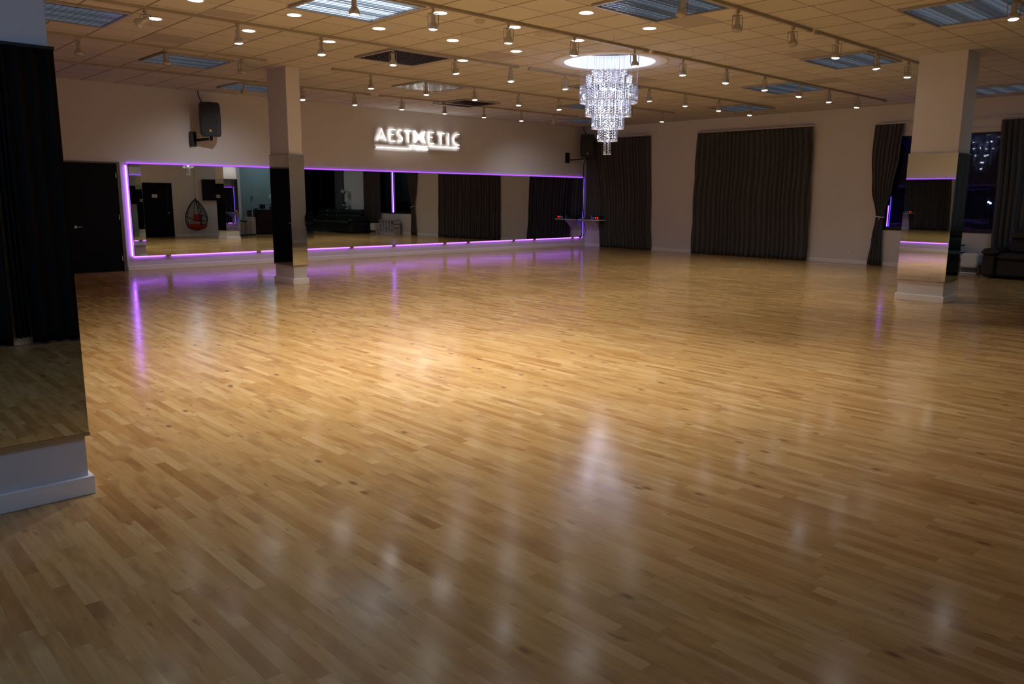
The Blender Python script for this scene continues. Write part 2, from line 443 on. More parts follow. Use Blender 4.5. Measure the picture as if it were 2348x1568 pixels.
MB().box(12.5, 12.56, 1.5, 1.55, 0, 2.2).box(11.24, 11.3, 1.5, 1.55, 0, 2.2).box(11.3, 12.5, 1.5, 1.55, 2.17, 2.2).build('door_frame', M['wall'], d2)
lever(d2, 12.33, 1.535, .98, 1, -1)
dp = MB().box(11.7, 11.9, 1.535, 1.542, 1.58, 1.71).build('door_plate', M['plate'], d2)
MB().box(11.765, 11.835, 1.542, 1.544, 1.63, 1.66).build('plate_text', M['slot'], dp)

# windows -------------------------------------------------------------
def window(name, y0, y1, z0, z1, mull):
    f = MB().box(A + .02, A + .08, y0, y0 + .05, z0, z1).box(A + .02, A + .08, y1 - .05, y1, z0, z1).box(A + .02, A + .08, y0, y1, z0, z0 + .04).box(A + .02, A + .08, y0, y1, z1 - .04, z1)
    for m_ in mull: f.box(A + .03, A + .08, m_ - .025, m_ + .025, z0, z1)
    o = struct(name, f, M['metal_black'])
    MB().box(A + .045, A + .051, y0 + .05, y1 - .05, z0 + .04, z1 - .04).build('window_pane', M['glass_pane'], o)
    return o
wn1 = window('window_1', *W1, (6.36,))
wn2 = window('window_2', *W2, (-.9, .3))
MB().box(A - .03, A, W1[0], W1[1], W1[3], W1[3] + .10).build('window_header', M['rail'], wn1)
MB().box(A - .015, A + .02, W1[0], W1[1], W1[2] - .03, W1[2]).build('window_sill', M['metal_black'], wn1)
# night sheers behind the glass
def sheer(y0, y1, z0, z1, x, n):
    b = MB()
    b.grid(lambda u, v: (x + .035 * math.sin(2 * PI * n * u) + .01 * math.sin(2 * PI * n * 2.7 * u), y0 + (y1 - y0) * u, z0 + (z1 - z0) * v), int(n * 12), 4)
    return b
tag(sheer(W1[0], W1[1], W1[2], W1[3], A + .27, 16).build('sheer_curtain', M['sheer']), 'dark navy sheer curtain hanging outside the glass of the tied-curtain window', 'curtain')
tag(sheer(W2[0], W2[1], W2[2], W2[3], A + .30, 20).build('sheer_curtain', mat('black_sheer', (.008, .009, .012), .9)), 'black sheer behind the glass of the window beyond the sofa', 'curtain')
# LED strips on the window
def strip(name, mb, m_, label): return tag(mb.build(name, m_), label, 'LED strip', 'LED strips around the window')
strip('window_led_strip', MB().box(A + .10, A + .12, W1[0] + .1, W1[1] - .1, W1[3] - .03, W1[3] - .015), M['blue'], 'blue LED strip along the top edge inside the tied-curtain window')
for yy, mm, zz, lb in ((7.785, 'violet_core', 1.42, 'pinkish violet LED strip at the window edge beside the tied curtain, the short bright one'), (7.745, 'blue', 1.62, 'blue dotted LED strip at the window edge beside the tied curtain, the taller one'),
               (6.40, 'violet_hot', 3.0, 'bright violet LED strip down the middle of the window, brightest of those seen in the mirror'), (6.31, 'violet_dim', 3.0, 'thin violet LED strip just beside the brightest one in the mirrored window'),
               (5.06, 'blue', 3.0, 'blue LED strip by the dark curtain in the mirrored window')):
    b = MB(); z = .94
    if yy > 7:
        while z < zz: b.box(A - .004, A + .008, yy - .009, yy + .009, z, z + .018); z += .026
    else: b.box(A + .0, A + .012, yy - (.022 if mm == 'violet_hot' else .01), yy + (.022 if mm == 'violet_hot' else .01), .9, zz)
    strip('window_led_strip', b, M[mm], lb)
# distant lamps outside window 2 (seen in the wall mirror)
for i, (yy, z0, z1, lb) in enumerate(((1.25, 1.45, 1.85, 'pale upright lamp outside the dark window, nearest the orchid'), (.35, 1.55, 1.95, 'pale upright lamp outside the dark window, middle one'), (.22, 1.50, 1.80, 'short pale lamp close beside the middle lamp outside the window'), (-.55, 1.1, 1.6, 'faint upright lamp outside the dark window, farthest from the orchid'))):
    tag(MB().lathe([(.02, z0), (.02, z1)], 10, (A + .16, yy, 0)).build('street_lamp', M['far_lamp']), lb, 'lamp', 'lamps outside the dark window')
tag(MB().sphere((A + .20, 5.73, 1.53), .025).sphere((A + .20, 5.69, 1.51), .025).build('street_lamp', M['far_lamp']), 'small white light shining through the window right of the mirrored pillar', 'lamp')  # a reflection in the glass, put in as glowing spheres

# ---------------------------------------------------------------- wall mirror
def panel(x0, x1, z0, z1, dz, dx, parent):
    w_ = x1 - x0; h_ = z1 - z0
    o = MB().box(-w_ / 2, w_ / 2, 0, .006, -h_ / 2, h_ / 2).build('mirror_panel', M['mirror'], parent)
    xc = (x0 + x1) / 2
    o.location = Vector((xc, (B - .052 + math.tan(dz) * (xc - 7.5)) if dz else B - .022, (z0 + z1) / 2)) - parent.location
    o.rotation_euler = (dx, 0, dz)
    return o
MZ0, MZ1 = .30, 2.17
wm = thing('wall_mirror', 'long frameless panelled mirror along the wall under the neon sign', 'mirror', (12.4, B, MZ0))
for (x0, x1, dz, dx) in ((5.44, 6.19, .013, .005), (6.192, 9.60, .013, .005), (9.602, 11.40, 0, .0015), (11.402, 13.6, 0, .0015), (13.602, 16.69, 0, .0015), (16.692, 19.30, 0, .0015)):
    panel(x0, x1, MZ0, MZ1, dz, -dx, wm)
cl = (6.145, 8.185, 10.66, 11.935, 13.635, 14.48, 16.255, 17.125, 18.85)
for c in cl:
    o = MB().box(c - .055, c + .055, B - .03, B - .002, MZ0 - .028, MZ0 - .002).build('mirror_clip', M['mirror_edge'], wm); o.location = -wm.location
# LED strips around the mirror
led_g = 'violet LED strips around the wall mirror'
tag(MB().box(5.44, 19.32, B - .030, B - .012, MZ1 + .012, MZ1 + .034).build('mirror_led_strip', M['violet']), 'long violet LED strip along the top edge of the wall mirror', 'LED strip', led_g)
tag(MB().box(5.413, 5.43, B - .034, B - .012, MZ0, MZ1 - .03).build('mirror_led_strip', M['violet_hot']), 'bright upright violet LED strip down the left end of the wall mirror', 'LED strip', led_g)
tag(MB().box(19.312, 19.33, B - .030, B - .012, MZ0, MZ1).build('mirror_led_strip', M['violet_dim']), 'upright blue-violet LED strip down the corner end of the wall mirror', 'LED strip', led_g)
ed = [5.44] + [v for c in cl for v in (c - .06, c + .06)] + [19.30]
for i in range(0, len(ed), 2):
    tag(MB().box(ed[i], ed[i + 1], B - .034, B - .014, MZ0 - .028, MZ0 - .006).build('mirror_led_strip', M['violet_core']),
        'violet LED strip under the wall mirror, %s segment from the left door' % ORD[i // 2], 'LED strip', led_g)

# second mirror on the left wall (seen in the right pillar)
lm_ = thing('wall_mirror', 'wall mirror on the left wall, seen only as a reflection in the right pillar', 'mirror', (.5, 10.5, MZ0))
for (ya, yb_) in ((6.0, 8.55), (8.552, 11.2), (11.202, 14.0), (14.002, 16.6)):
    o = MB().box(.515, .521, ya, yb_, MZ0, MZ1).build('mirror_panel', M['mirror'], lm_); o.location = -lm_.location
tag(MB().box(.51, .53, 6.0, 16.6, MZ1 + .01, MZ1 + .03).build('mirror_led_strip', M['violet']), 'violet LED strip along the top of the left wall mirror, reflected in the right pillar', 'LED strip', 'LED strips of the left wall mirror')
for i, (ya, yb_) in enumerate(((6.0, 6.7), (6.8, 8.25), (8.45, 11.1), (11.25, 13.9), (14.1, 16.6))):
    tag(MB().box(.51, .53, ya, yb_, MZ0 - .03, MZ0 - .01).build('mirror_led_strip', M['violet_core']), 'violet LED strip under the left wall mirror, %s segment from the camera end' % ORD[i], 'LED strip', 'LED strips of the left wall mirror')

# ---------------------------------------------------------------- mirrored pillars
def pillar(label, x0, x1, y0, y1, z0=.34, z1=2.265, dark=False, skew=0.0):
    t = thing('pillar', label, 'pillar', ((x0 + x1) / 2, (y0 + y1) / 2, 0))
    off = Vector(t.location)
    def ad(mb, n, m_):
        o = mb.build(n, m_, t); o.location = -off; return o
    ad(MB().box(x0, x1, y0, y1, 0, H), 'shaft', M['wall'])
    e = .025
    bbm = MB()
    bbm.bbox(x0 - e, x1 + e, y0 - e, y0, 0, BBH + .005, .003); bbm.bbox(x0 - e, x1 + e, y1, y1 + e, 0, BBH + .005, .003)
    bbm.bbox(x0 - e, x0, y0, y1, 0, BBH + .005, .003); bbm.bbox(x1, x1 + e, y0, y1, 0, BBH + .005, .003)
    ad(bbm, 'baseboard', M['white_trim'])
    g = .018
    for mb in (MB().prism([(x0 - g, y0 - g), (x1 + g, y0 - g - skew), (x1 + g, y0 - g + .006 - skew), (x0 - g, y0 - g + .006)], z0, z1, 'z'), MB().box(x0 - g, x1 + g, y1 + g - .006, y1 + g, z0, z1),
               MB().box(x0 - g, x0 - g + .006, y0 - g + .007, y1 + g - .007, z0, z1), MB().box(x1 + g - .006, x1 + g, y0 - g + .007, y1 + g - .007, z0, z1)):
        ad(mb, 'mirror_panel', M['mirror'])
    rl = MB()
    for za, zb in ((z0 - .014, z0 + .002), (z1 - .002, z1 + .012)):
        rl = MB().box(x0 - g - .004, x1 + g + .004, y0 - g - .004, y0, za, zb).box(x0 - g - .004, x1 + g + .004, y1, y1 + g + .004, za, zb)
        rl.box(x0 - g - .004, x0, y0, y1, za, zb).box(x1, x1 + g + .004, y0, y1, za, zb)
        ad(rl, 'mirror_rail', M['dark_rail'] if (dark and za > 1) else M['mirror_edge'])
    return t
pillar('square pillar clad in mirrors, standing in front of the wall mirror', 6.735, 6.99, 12.925, 13.62, skew=.0011)
pillar('square mirrored pillar on the right, by the tied curtain', 13.12, 13.63, 4.31, 4.99)
pillar('large mirrored pillar nearest the camera at the left edge, dark rail on top', .40, 1.083, 4.465, 5.1, .335, 2.262, True)

# ---------------------------------------------------------------- track lighting
ZT = H - .035
def track(x0, x1, y, label):
    t = thing('lighting_track', label, 'lighting track', ((x0 + x1) / 2, y, H), 0, 'ceiling lighting tracks')
    off = Vector(t.location)
    o = MB().box(x0, x1, y - .018, y + .018, ZT, H - .001).build('rail', M['track'], t); o.location = -off
    for xx in (x0, x1):
        o = MB().bbox(xx - .05, xx + .05, y - .024, y + .024, ZT - .012, H - .001, .004).build('end_feed', M['track'], t); o.location = -off
    return t
YA, YBk, YC, YD, YE, YF = 10.08, 7.63, 5.24, 12.52, 15.03, 2.86
track(1.2, 9.47, YA, 'lighting track passing behind the bright panel, left half up to the chandelier')
track(9.80, 17.85, YA, 'lighting track behind the chandelier, running to the right')
track(3.2, 9.80, YBk, 'lighting track above the bright ceiling panel, ending over the chandelier')
track(10.02, 18.35, YBk, 'lighting track starting just right of the glowing chandelier recess')
track(3.0, 10.10, YC, 'nearest long lighting track at the top edge, left of its joint')
track(10.32, 14.0, YC, 'lighting track running into the top of the right pillar')
track(2.2, 6.15, YD, 'lighting track at the upper left with three unlit heads')
track(7.45, 17.3, YD, 'lighting track starting right of the left pillar, across the open grille')
track(2.2, 9.75, YE, 'lighting track closest to the sign wall, left part behind the pillar')
track(10.1, 16.4, YE, 'lighting track closest to the sign wall, above the neon sign')
track(8.2, 12.2, YF, 'lighting track in the top right corner above the right panel')

spot = bpy.data.lights.new('spot_beam', 'SPOT'); spot.energy = SPOT_W; spot.spot_size = math.radians(110); spot.spot_blend = 1.0
spot.color = (.97, .98, 1.0); spot.shadow_soft_size = .05
ZP = -.115
def make_head(name, lit):
    t = thing(name, 'x', 'track spotlight', (0, 0, -5))
    MB().bbox(-.024, .024, -.016, .016, -.045, 0, .003).tube([(0, 0, -.045), (0, 0, -.062)], .007, 8).build('adapter', M['track'], t)
    yk = MB(); a = .060
    yk.tube([(0, -a, -.20), (0, -a, -.072), (0, -a + .008, -.062), (0, a - .008, -.062), (0, a, -.072), (0, a, -.20)], .0045, 6)
    yk.build('yoke', M['yoke'], t)
    hs = MB().lathe([(.006, .044), (.026, .040), (.028, .030), (.028, -.038), (.034, -.052), (.046, -.072), (.055, -.088), (.058, -.098), (.058, -.118), (.052, -.122), (.050, -.112)], 20, cap=False)
    hs.tube([(0, -.060, -.092), (0, -.052, -.092)], .007, 6).tube([(0, .052, -.092), (0, .060, -.092)], .007, 6)
    o = hs.build('housing', M['head'], t); o.location = (0, 0, ZP)
    rb = MB()
    for k in range(12):
        an = 2 * PI * k / 12
        rb.tube([(.036 * math.cos(an), .036 * math.sin(an), -.052), (.0585 * math.cos(an), .0585 * math.sin(an), -.096)], .0022, 4)
    r = rb.build('cooling_fins', M['chrome'], o)
    f = MB().lathe([(.001, -.133), (.025, -.131), (.042, -.126), (.050, -.118), (.050, -.110), (.001, -.110)], 20, cap=False).build('lamp_face', M['face_on'] if lit else M['face_off'], t); f.location = (0, 0, ZP)
    cb = MB().tube([(0, .004, -.05), (.02, .03, -.065), (.03, .045, -.085), (.012, .03, -.075), (.004, .006, -.078)], .0025, 5).build('lamp_cord', M['yoke'], t)
    if lit:
        l = bpy.data.objects.new('spot_beam', spot); COL.objects.link(l); l.parent = f; l.location = (0, 0, -.14)
    return t
protos = {True: make_head('track_spotlight', True), False: make_head('track_spotlight', False)}
used = {True: False, False: False}
spot_narrow = spot.copy(); spot_narrow.spot_size = math.radians(62); spot_narrow.spot_blend = .6
def place_head(x, y, lit, label, rz, tilt=0.0, taz=0.0):
    p = protos[lit]
    if not used[lit]:
        used[lit] = True; r = p
    else: r = dup(p, (0, 0, 0))
    r.location = (x, y, ZT - .0008); r.rotation_euler = (0, 0, rz); r['label'] = label; r['group'] = 'track spotlights on the ceiling'
    for c in r.children:
        if ((y == YC and x > 10.5) or (y == YF)) and c.name.startswith('lamp_face'):
            for g in c.children: g.data = spot_narrow
        if c.name.startswith(('housing', 'lamp_face')):
            c.rotation_euler = (tilt * math.cos(taz), tilt * math.sin(taz), 0)
    return r
L_, O_ = True, False
heads = [
 ('on the track behind the bright panel', YA, [(3.50, O_), (4.62, L_), (5.80, L_), (6.98, L_), (8.15, L_), (9.34, L_)]),
 ('on the rear track right of the chandelier', YA, [(10.66, L_), (13.1, L_), (14.33, L_), (15.6, L_), (16.9, L_)]),
 ('on the chandelier track, left part', YBk, [(4.80, L_), (5.85, L_), (7.03, L_), (8.24, L_), (9.54, L_)]),
 ('on the chandelier track, right part', YBk, [(10.74, L_), (11.98, L_), (13.22, L_), (14.5, L_), (15.7, L_), (17.0, L_)]),
 ('on the nearest track', YC, [(7.33, O_), (8.40, O_), (9.68, O_)]),
 ('on the track meeting the right pillar', YC, [(10.90, L_), (12.18, L_), (13.36, L_)]),
 ('on the track over the foil grille', YD, [(8.18, L_), (9.42, L_), (10.62, L_), (11.84, L_), (13.05, L_), (15.6, O_), (16.85, L_)]),
 ('on the upper left unlit track', YD, [(3.42, O_), (4.60, O_), (5.78, O_)]),
 ('on the track nearest the sign wall', YE, [(6.97, L_), (8.18, L_), (9.40, L_), (10.62, L_), (11.83, L_), (13.05, L_), (14.3, L_), (15.5, L_)]),
 ('in the top right corner', YF, [(9.92, L_)]),
 ('above the picture, over the near floor', YC, [(3.7, L_), (4.9, L_), (6.1, L_)]),  # lit heads added out of view to brighten the near floor
]
for desc, y, lst in heads:
    for i, (x, lit) in enumerate(lst):
        st = 'lit' if lit else 'unlit'
        lab = ('%s track spotlight, %s from the left %s' % (st, ORD[i], desc)) if len(lst) > 1 else '%s metal track spotlight %s, beside the blue-grey panel' % (st, desc)
        rz = random.uniform(-.5, 1.6); tilt = random.uniform(0, .16); taz = random.uniform(-PI, PI)
        if y == YE and abs(x - 6.97) < .01: rz, tilt, taz = 0, .62, 0
        if y == YE and x > 15.4: rz, tilt, taz = 0, .62, -.6
        if y == YA and abs(x - 3.5) < .01: rz, tilt, taz = .8, 1.1, 0
        if y == YF: rz, tilt, taz = .3, .10, 2
        place_head(x, y, lit, lab, rz, tilt, taz)

# ---------------------------------------------------------------- recessed downlights
dl = bpy.data.lights.new('downlight_beam', 'AREA'); dl.shape = 'DISK'; dl.size = .15; dl.energy = DOWN_W; dl.color = (.97, .98, 1.0); dl.spread = math.radians(105)
dn0 = thing('recessed_downlight', 'x', 'downlight', (0, 0, 0), 0, 'round recessed downlights')
MB().lathe([(.078, -.002), (.098, -.004), (.106, -.001), (.106, .0)], 28, cap=False).build('trim_ring', M['trimring'], dn0)
MB().lathe([(.001, -.003), (.082, -.003), (.082, -.001), (.001, -.001)], 28, cap=False).build('diffuser', M['down'], dn0)
lo = bpy.data.objects.new('downlight_beam', dl); COL.objects.link(lo); lo.parent = dn0; lo.location = (0, 0, -.008)
dls = [('the row past the bright panel', [(3.83, 10.71), (5.0, 10.57), (6.16, 10.47), (7.36, 10.42), (8.52, 10.34)]),
       ('the row level with the bright panel', [(3.82, 9.38), (4.98, 9.27), (6.16, 9.20), (7.35, 9.14), (8.56, 9.12)]),
       ('the row left of the chandelier', [(6.18, 7.92), (7.36, 7.88), (8.59, 7.89)]),
       ('the nearest row by the blue-grey panel', [(7.41, 6.68), (8.65, 6.69)])]
skip = {(7.36, 10.42)}
first = True
for d, l_ in dls:
    l_ = [q for q in l_ if q not in skip]
    for i, (x, y) in enumerate(l_):
        r = dn0 if first else dup(dn0, (x, y, H)); first = False
        r.location = (x, y, H); r['label'] = 'glowing recessed downlight, %s from left in %s' % (ORD[i], d)
# downlights above the picture, mostly added to fill the near floor
fill_dl = dl.copy(); fill_dl.energy = 7.5; fill_dl.spread = math.radians(92)
for (x, y) in ((3.85, 8.2), (6.12, 6.66), (5.0, 8.0), (5.0, 6.7), (3.8, 6.8), (6.2, 5.5), (5.0, 5.5), (3.8, 5.5), (3.8, 4.7), (6.6, 3.3), (8.0, 3.3), (5.2, 3.2), (2.6, 5.5), (2.6, 6.8), (2.6, 8.2)):
    r = dup(dn0, (x, y, H)); [c for c in r.children if c.type == 'LIGHT'][0].data = fill_dl; r['label'] = 'recessed downlight above the near floor, above the top of the picture'

# ---------------------------------------------------------------- ceiling panels
def troffer(label, x0, x1, y0, y1, kind='dim', name='ceiling_panel', lamp=0):
    cx_, cy_ = (x0 + x1) / 2, (y0 + y1) / 2
    t = thing(name, label, 'ceiling light panel', (cx_, cy_, H), 0, 'square louvred ceiling panels')
    a, b_ = (x1 - x0) / 2, (y1 - y0) / 2; f = .035; D = .032
    fm = MB()
    for (p, q, r, s) in ((-a, a, -b_, -b_ + f), (-a, a, b_ - f, b_), (-a, -a + f, -b_ + f, b_ - f), (a - f, a, -b_ + f, b_ - f)):
        fm.bbox(p, q, r, s, -D, -.001, .003)
    fm.build('frame', M['troff_frame'], t)
    lm = {'dim': 'louver', 'on': 'louver', 'dark': 'louver_dark', 'shiny': 'louver_shiny'}[kind]
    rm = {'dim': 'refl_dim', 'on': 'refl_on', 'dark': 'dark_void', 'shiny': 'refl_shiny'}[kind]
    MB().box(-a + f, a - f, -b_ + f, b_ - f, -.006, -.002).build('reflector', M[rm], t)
    lv = MB(); nx, ny = 14, 14; z0, z1 = -D + .003, -D + .015
    for k in range(1, nx): xx = -a + f + (2 * a - 2 * f) * k / nx; lv.box(xx - .0022, xx + .0022, -b_ + f, b_ - f, z0, z1)
    for k in range(1, ny): yy = -b_ + f + (2 * b_ - 2 * f) * k / ny; lv.box(-a + f, a - f, yy - .0022, yy + .0022, z0, z1)
    lv.build('louver', M[lm], t)
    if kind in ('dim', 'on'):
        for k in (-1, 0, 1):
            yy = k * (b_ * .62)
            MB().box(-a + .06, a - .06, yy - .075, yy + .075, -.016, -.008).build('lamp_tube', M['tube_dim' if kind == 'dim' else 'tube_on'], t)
    if lamp:
        l = area('panel_beam', (0, 0, -.06), 1.0, 1.0, lamp[0], lamp[1], t)
    return t
troffer('brightly lit white louvred ceiling panel, top edge left of centre', 4.69, 5.82, 7.72, 8.88, 'on')
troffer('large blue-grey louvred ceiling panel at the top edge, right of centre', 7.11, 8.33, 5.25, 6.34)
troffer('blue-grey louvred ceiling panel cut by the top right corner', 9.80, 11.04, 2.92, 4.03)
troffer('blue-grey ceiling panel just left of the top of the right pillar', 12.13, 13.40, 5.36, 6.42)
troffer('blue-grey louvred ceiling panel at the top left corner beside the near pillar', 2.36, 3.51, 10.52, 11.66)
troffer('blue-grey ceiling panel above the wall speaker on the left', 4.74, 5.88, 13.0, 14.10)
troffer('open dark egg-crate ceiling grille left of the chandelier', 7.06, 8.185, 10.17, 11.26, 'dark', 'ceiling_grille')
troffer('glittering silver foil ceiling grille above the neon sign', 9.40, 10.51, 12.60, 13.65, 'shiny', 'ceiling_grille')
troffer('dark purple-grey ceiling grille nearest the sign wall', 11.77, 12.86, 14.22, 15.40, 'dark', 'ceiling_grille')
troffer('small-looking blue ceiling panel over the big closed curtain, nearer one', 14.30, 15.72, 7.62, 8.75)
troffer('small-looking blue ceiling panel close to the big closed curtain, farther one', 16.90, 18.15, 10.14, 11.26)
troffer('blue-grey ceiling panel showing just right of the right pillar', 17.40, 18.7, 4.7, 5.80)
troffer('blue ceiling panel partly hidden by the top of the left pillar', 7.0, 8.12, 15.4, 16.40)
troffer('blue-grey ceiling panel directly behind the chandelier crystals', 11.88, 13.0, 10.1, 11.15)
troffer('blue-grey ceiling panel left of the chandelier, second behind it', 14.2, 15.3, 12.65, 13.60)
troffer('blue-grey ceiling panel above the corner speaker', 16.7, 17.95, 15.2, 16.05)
# bluish fill panel added over the camera end, lit panel over the reception desk
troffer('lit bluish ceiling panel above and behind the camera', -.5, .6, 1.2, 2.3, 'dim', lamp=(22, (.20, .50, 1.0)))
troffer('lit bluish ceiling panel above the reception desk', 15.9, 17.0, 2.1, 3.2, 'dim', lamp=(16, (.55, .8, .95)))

# replaced darker ceiling tiles (parts of the ceiling)
for (x0, x1, y0, y1) in ((4.14, 4.735, 11.6, 12.2), (8.33, 8.94, 5.79, 6.34), (8.29, 8.86, 9.38, 9.93), (4.10, 4.68, 9.62, 10.0), (11.52, 12.1, 5.85, 6.40), (11.87, 12.47, 9.4, 9.95), (14.4, 15.0, 6.9, 7.5), (10.2, 10.7, 12.9, 13.5), (15.9, 16.5, 8.7, 9.3)):
    MB().box(x0 + .006, x1 - .006, y0 + .006, y1 - .006, H - .003, H - .001).build('ceiling_tile', M['tile_stain'], ceil)

# ceiling speakers, smoke detector, hooks
for (x, y, lb) in ((7.95, 7.87, 'round beige ceiling speaker left of the chandelier'), (10.73, 4.35, 'round beige ceiling speaker left of the top right panel'), (12.96, 7.95, 'round beige ceiling speaker right of the chandelier'), (17.1, 13.4, 'round beige ceiling speaker far back over the corner curtain')):
    t = thing('ceiling_speaker', lb, 'ceiling speaker', (x, y, H), 0, 'round ceiling speakers')
    MB().lathe([(.001, -.010), (.15, -.010), (.17, -.006), (.178, -.001)], 28, cap=False).build('cover', M['spk_cover'], t)
    MB().lathe([(.140, -.0125), (.146, -.0125), (.146, -.009), (.140, -.009)], 28, cap=False).build('rim', M['track'], t)
t = thing('smoke_detector', 'small beige smoke detector on the ceiling between two downlights', 'smoke detector', (6.78, 7.94 - .05, H))
MB().lathe([(.065, -.001), (.065, -.012), (.05, -.018), (.045, -.04), (.03, -.046), (.001, -.046)], 20, cap=False).build('housing', M['spk_cover'], t)
MB().lathe([(.046, -.028), (.047, -.028), (.047, -.034), (.046, -.034)], 20, cap=False).build('vent_slot', M['slot'], t)
for i, (x, y, lb) in enumerate(((8.60, 7.25, 'tiny wire hook hanging from the ceiling above the chandelier, left one'), (10.2, 7.08, 'tiny wire hook hanging from the ceiling grid right above the chandelier'), (10.97, 7.05, 'tiny wire hook hanging from the ceiling, right of the other hook over the chandelier'), (7.03, 8.55, 'tiny wire hook on the ceiling right of the smoke detector'), (5.35, 11.95, 'tiny wire hook on the ceiling near the upper left panel'))):
    tag(MB().tube([(x, y, H), (x, y, H - .05), (x + .012, y - .012, H - .065), (x, y, H - .08)], .0025, 5).build('ceiling_hook', M['yoke']), lb, 'hook', 'wire hooks on the ceiling')

# ---------------------------------------------------------------- chandelier with its glowing recess
cv = thing('ceiling_recess', 'round glowing ceiling recess with white plaster ring over the chandelier', 'ceiling recess', (CX, CY, H))
MB().lathe([(CR, .0), (CR, -.012), (CR + .012, -.018), (.90, -.016), (.945, -.008), (.95, -.001)], 72, cap=False).build('plaster_ring', M['plaster'], cv)
MB().lathe([(.001, .13), (CR, .13), (CR, .135), (.001, .135)], 64, cap=False).build('recess_top', M['cove'], cv)
MB().lathe([(CR - .003, -.012), (CR - .003, .13)], 64, cap=False).build('led_band', M['cove_band'], cv)  # recess wall itself glows, standing for the cove light falling on it

ch = thing('chandelier', 'tiered round crystal chandelier hanging from the glowing ceiling recess', 'chandelier', (CX, CY, H))
MB().lathe([(.001, .128), (.30, .128), (.30, .10), (.29, .09), (.001, .09)], 48, cap=False).build('canopy', M['chrome2'], ch)
def rod(b, x, y, z0, z1, r=.009):
    """triangular crystal prism with pointed end"""
    for i in range(1):
        b.lathe([(.002, z1), (r, z1 - .008), (r, z0 + .012), (.002, z0)], 6, (x, y, 0), smooth=False, cap=False)
rods = []
zz = lambda z: z - H
for (R_, z0, z1, n) in ((.053, 2.28, 2.485, 6), (.16, 2.49, 2.70, 16), (.258, 2.69, 2.90, 28), (.364, 2.89, 3.12, 42)):
    for k in range(n):
        a = 2 * PI * (k + .3) / n; rods.append((R_ * math.cos(a), R_ * math.sin(a), z0, z1))
_pr = {}
for (x, y, z0, z1) in rods:
    key = round(z1 - z0, 3)
    if key not in _pr:
        b = MB(); rod(b, 0, 0, 0, z1 - z0)
        o = b.build('crystal_rod', M['crystal'], ch); _pr[key] = o
    else:
        o = _pr[key].copy(); COL.objects.link(o); o.parent = ch
    o.location = (x, y, zz(z0))
b = MB()
for k in range(84):
    a = 2 * PI * k / 84; rod(b, .464 * math.cos(a), .464 * math.sin(a), zz(3.10), zz(3.34))
o = b.build('crystal_rods', M['crystal'], ch); o['kind'] = 'stuff'
# bead strings
b = MB()
def bead(x, y, z, r=.0095): b.lathe([(.001, -r), (r * .8, -r * .55), (r, 0), (r * .8, r * .55), (.001, r)], 6, (x, y, z), cap=False, smooth=False)
for (R_, z0, z1) in ((.43, 3.12, 3.36), (.33, 2.91, 3.40), (.23, 2.71, 3.56), (.13, 2.50, 3.60), (.03, 2.32, 3.60)):
    n = max(3, int(2 * PI * R_ / .048))
    for k in range(n):
        a = 2 * PI * k / n; z = z0 + .01 * (k % 3)
        while z < z1: bead(R_ * math.cos(a), R_ * math.sin(a), zz(z), .0085); z += .04
# undulating ruff of beads at the top
for lv in range(6):
    zc = 3.36 + lv * .042
    R_ = .345 if lv < 4 else .25
    n = 72
    for k in range(n):
        a = 2 * PI * k / n; m_ = k % 4
        rr = R_ + (.025, 0, -.03, 0)[m_]; bead(rr * math.cos(a), rr * math.sin(a), zz(zc + (.012, .0, -.008, .018)[m_]), .011)
# beads at the foot of every tier
for (R_, z) in ((.464, 3.095), (.44, 3.10), (.364, 2.885), (.34, 2.89), (.258, 2.685), (.235, 2.69), (.16, 2.487), (.14, 2.49), (.053, 2.275)):
    n = max(6, int(2 * PI * R_ / .03))
    for k in range(n):
        a = 2 * PI * k / n; bead(R_ * math.cos(a), R_ * math.sin(a), zz(z), .011)
o = b.build('crystal_beads', M['bead'], ch); o['kind'] = 'stuff'
# tier rings and wires
for (R_, z) in ((.464, 3.345), (.364, 3.125), (.258, 2.905), (.16, 2.703), (.053, 2.488)):
    b = MB(); b.tube([(R_ * math.cos(2 * PI * k / 40), R_ * math.sin(2 * PI * k / 40), zz(z)) for k in range(40)], .005, 6, closed=True)
    b.build('tier_ring', M['chrome2'], ch)
b = MB()
for (R_, z1, n) in ((.464, 3.345, 36), (.364, 3.36, 28), (.25, 3.6, 22), (.13, 3.6, 12)):
    for k in range(n):
        a = 2 * PI * k / n; b.tube([(R_ * math.cos(a), R_ * math.sin(a), zz(z1)), (min(R_, .29) * math.cos(a) if 0 else R_ * math.cos(a), R_ * math.sin(a), .11)], .0011, 4)
o = b.build('hanging_wires', M['wire'], ch); o['kind'] = 'stuff'
for k in range(6):
    a = 2 * PI * k / 6; MB().sphere((.10 * math.cos(a), .10 * math.sin(a), zz(3.30)), .018).build('bulb', M['bulb'], ch)
bl = bpy.data.lights.new('bulb_light', 'POINT'); bl.energy = 1.6; bl.color = (.74, .80, 1.0); bl.shadow_soft_size = .03
for (R_, z, n) in ((.30, 3.42, 3), (.28, 3.22, 4), (.20, 3.0, 3), (.09, 2.78, 2), (.0, 2.58, 1)):
    for k in range(n):
        a = 2 * PI * (k + .5 * (n % 2)) / n
        MB().sphere((R_ * math.cos(a), R_ * math.sin(a), zz(z)), .012).build('bulb', M['bulb'], ch)
        o = bpy.data.objects.new('bulb_light', bl); COL.objects.link(o); o.parent = ch; o.location = (R_ * math.cos(a), R_ * math.sin(a), zz(z) - .02)

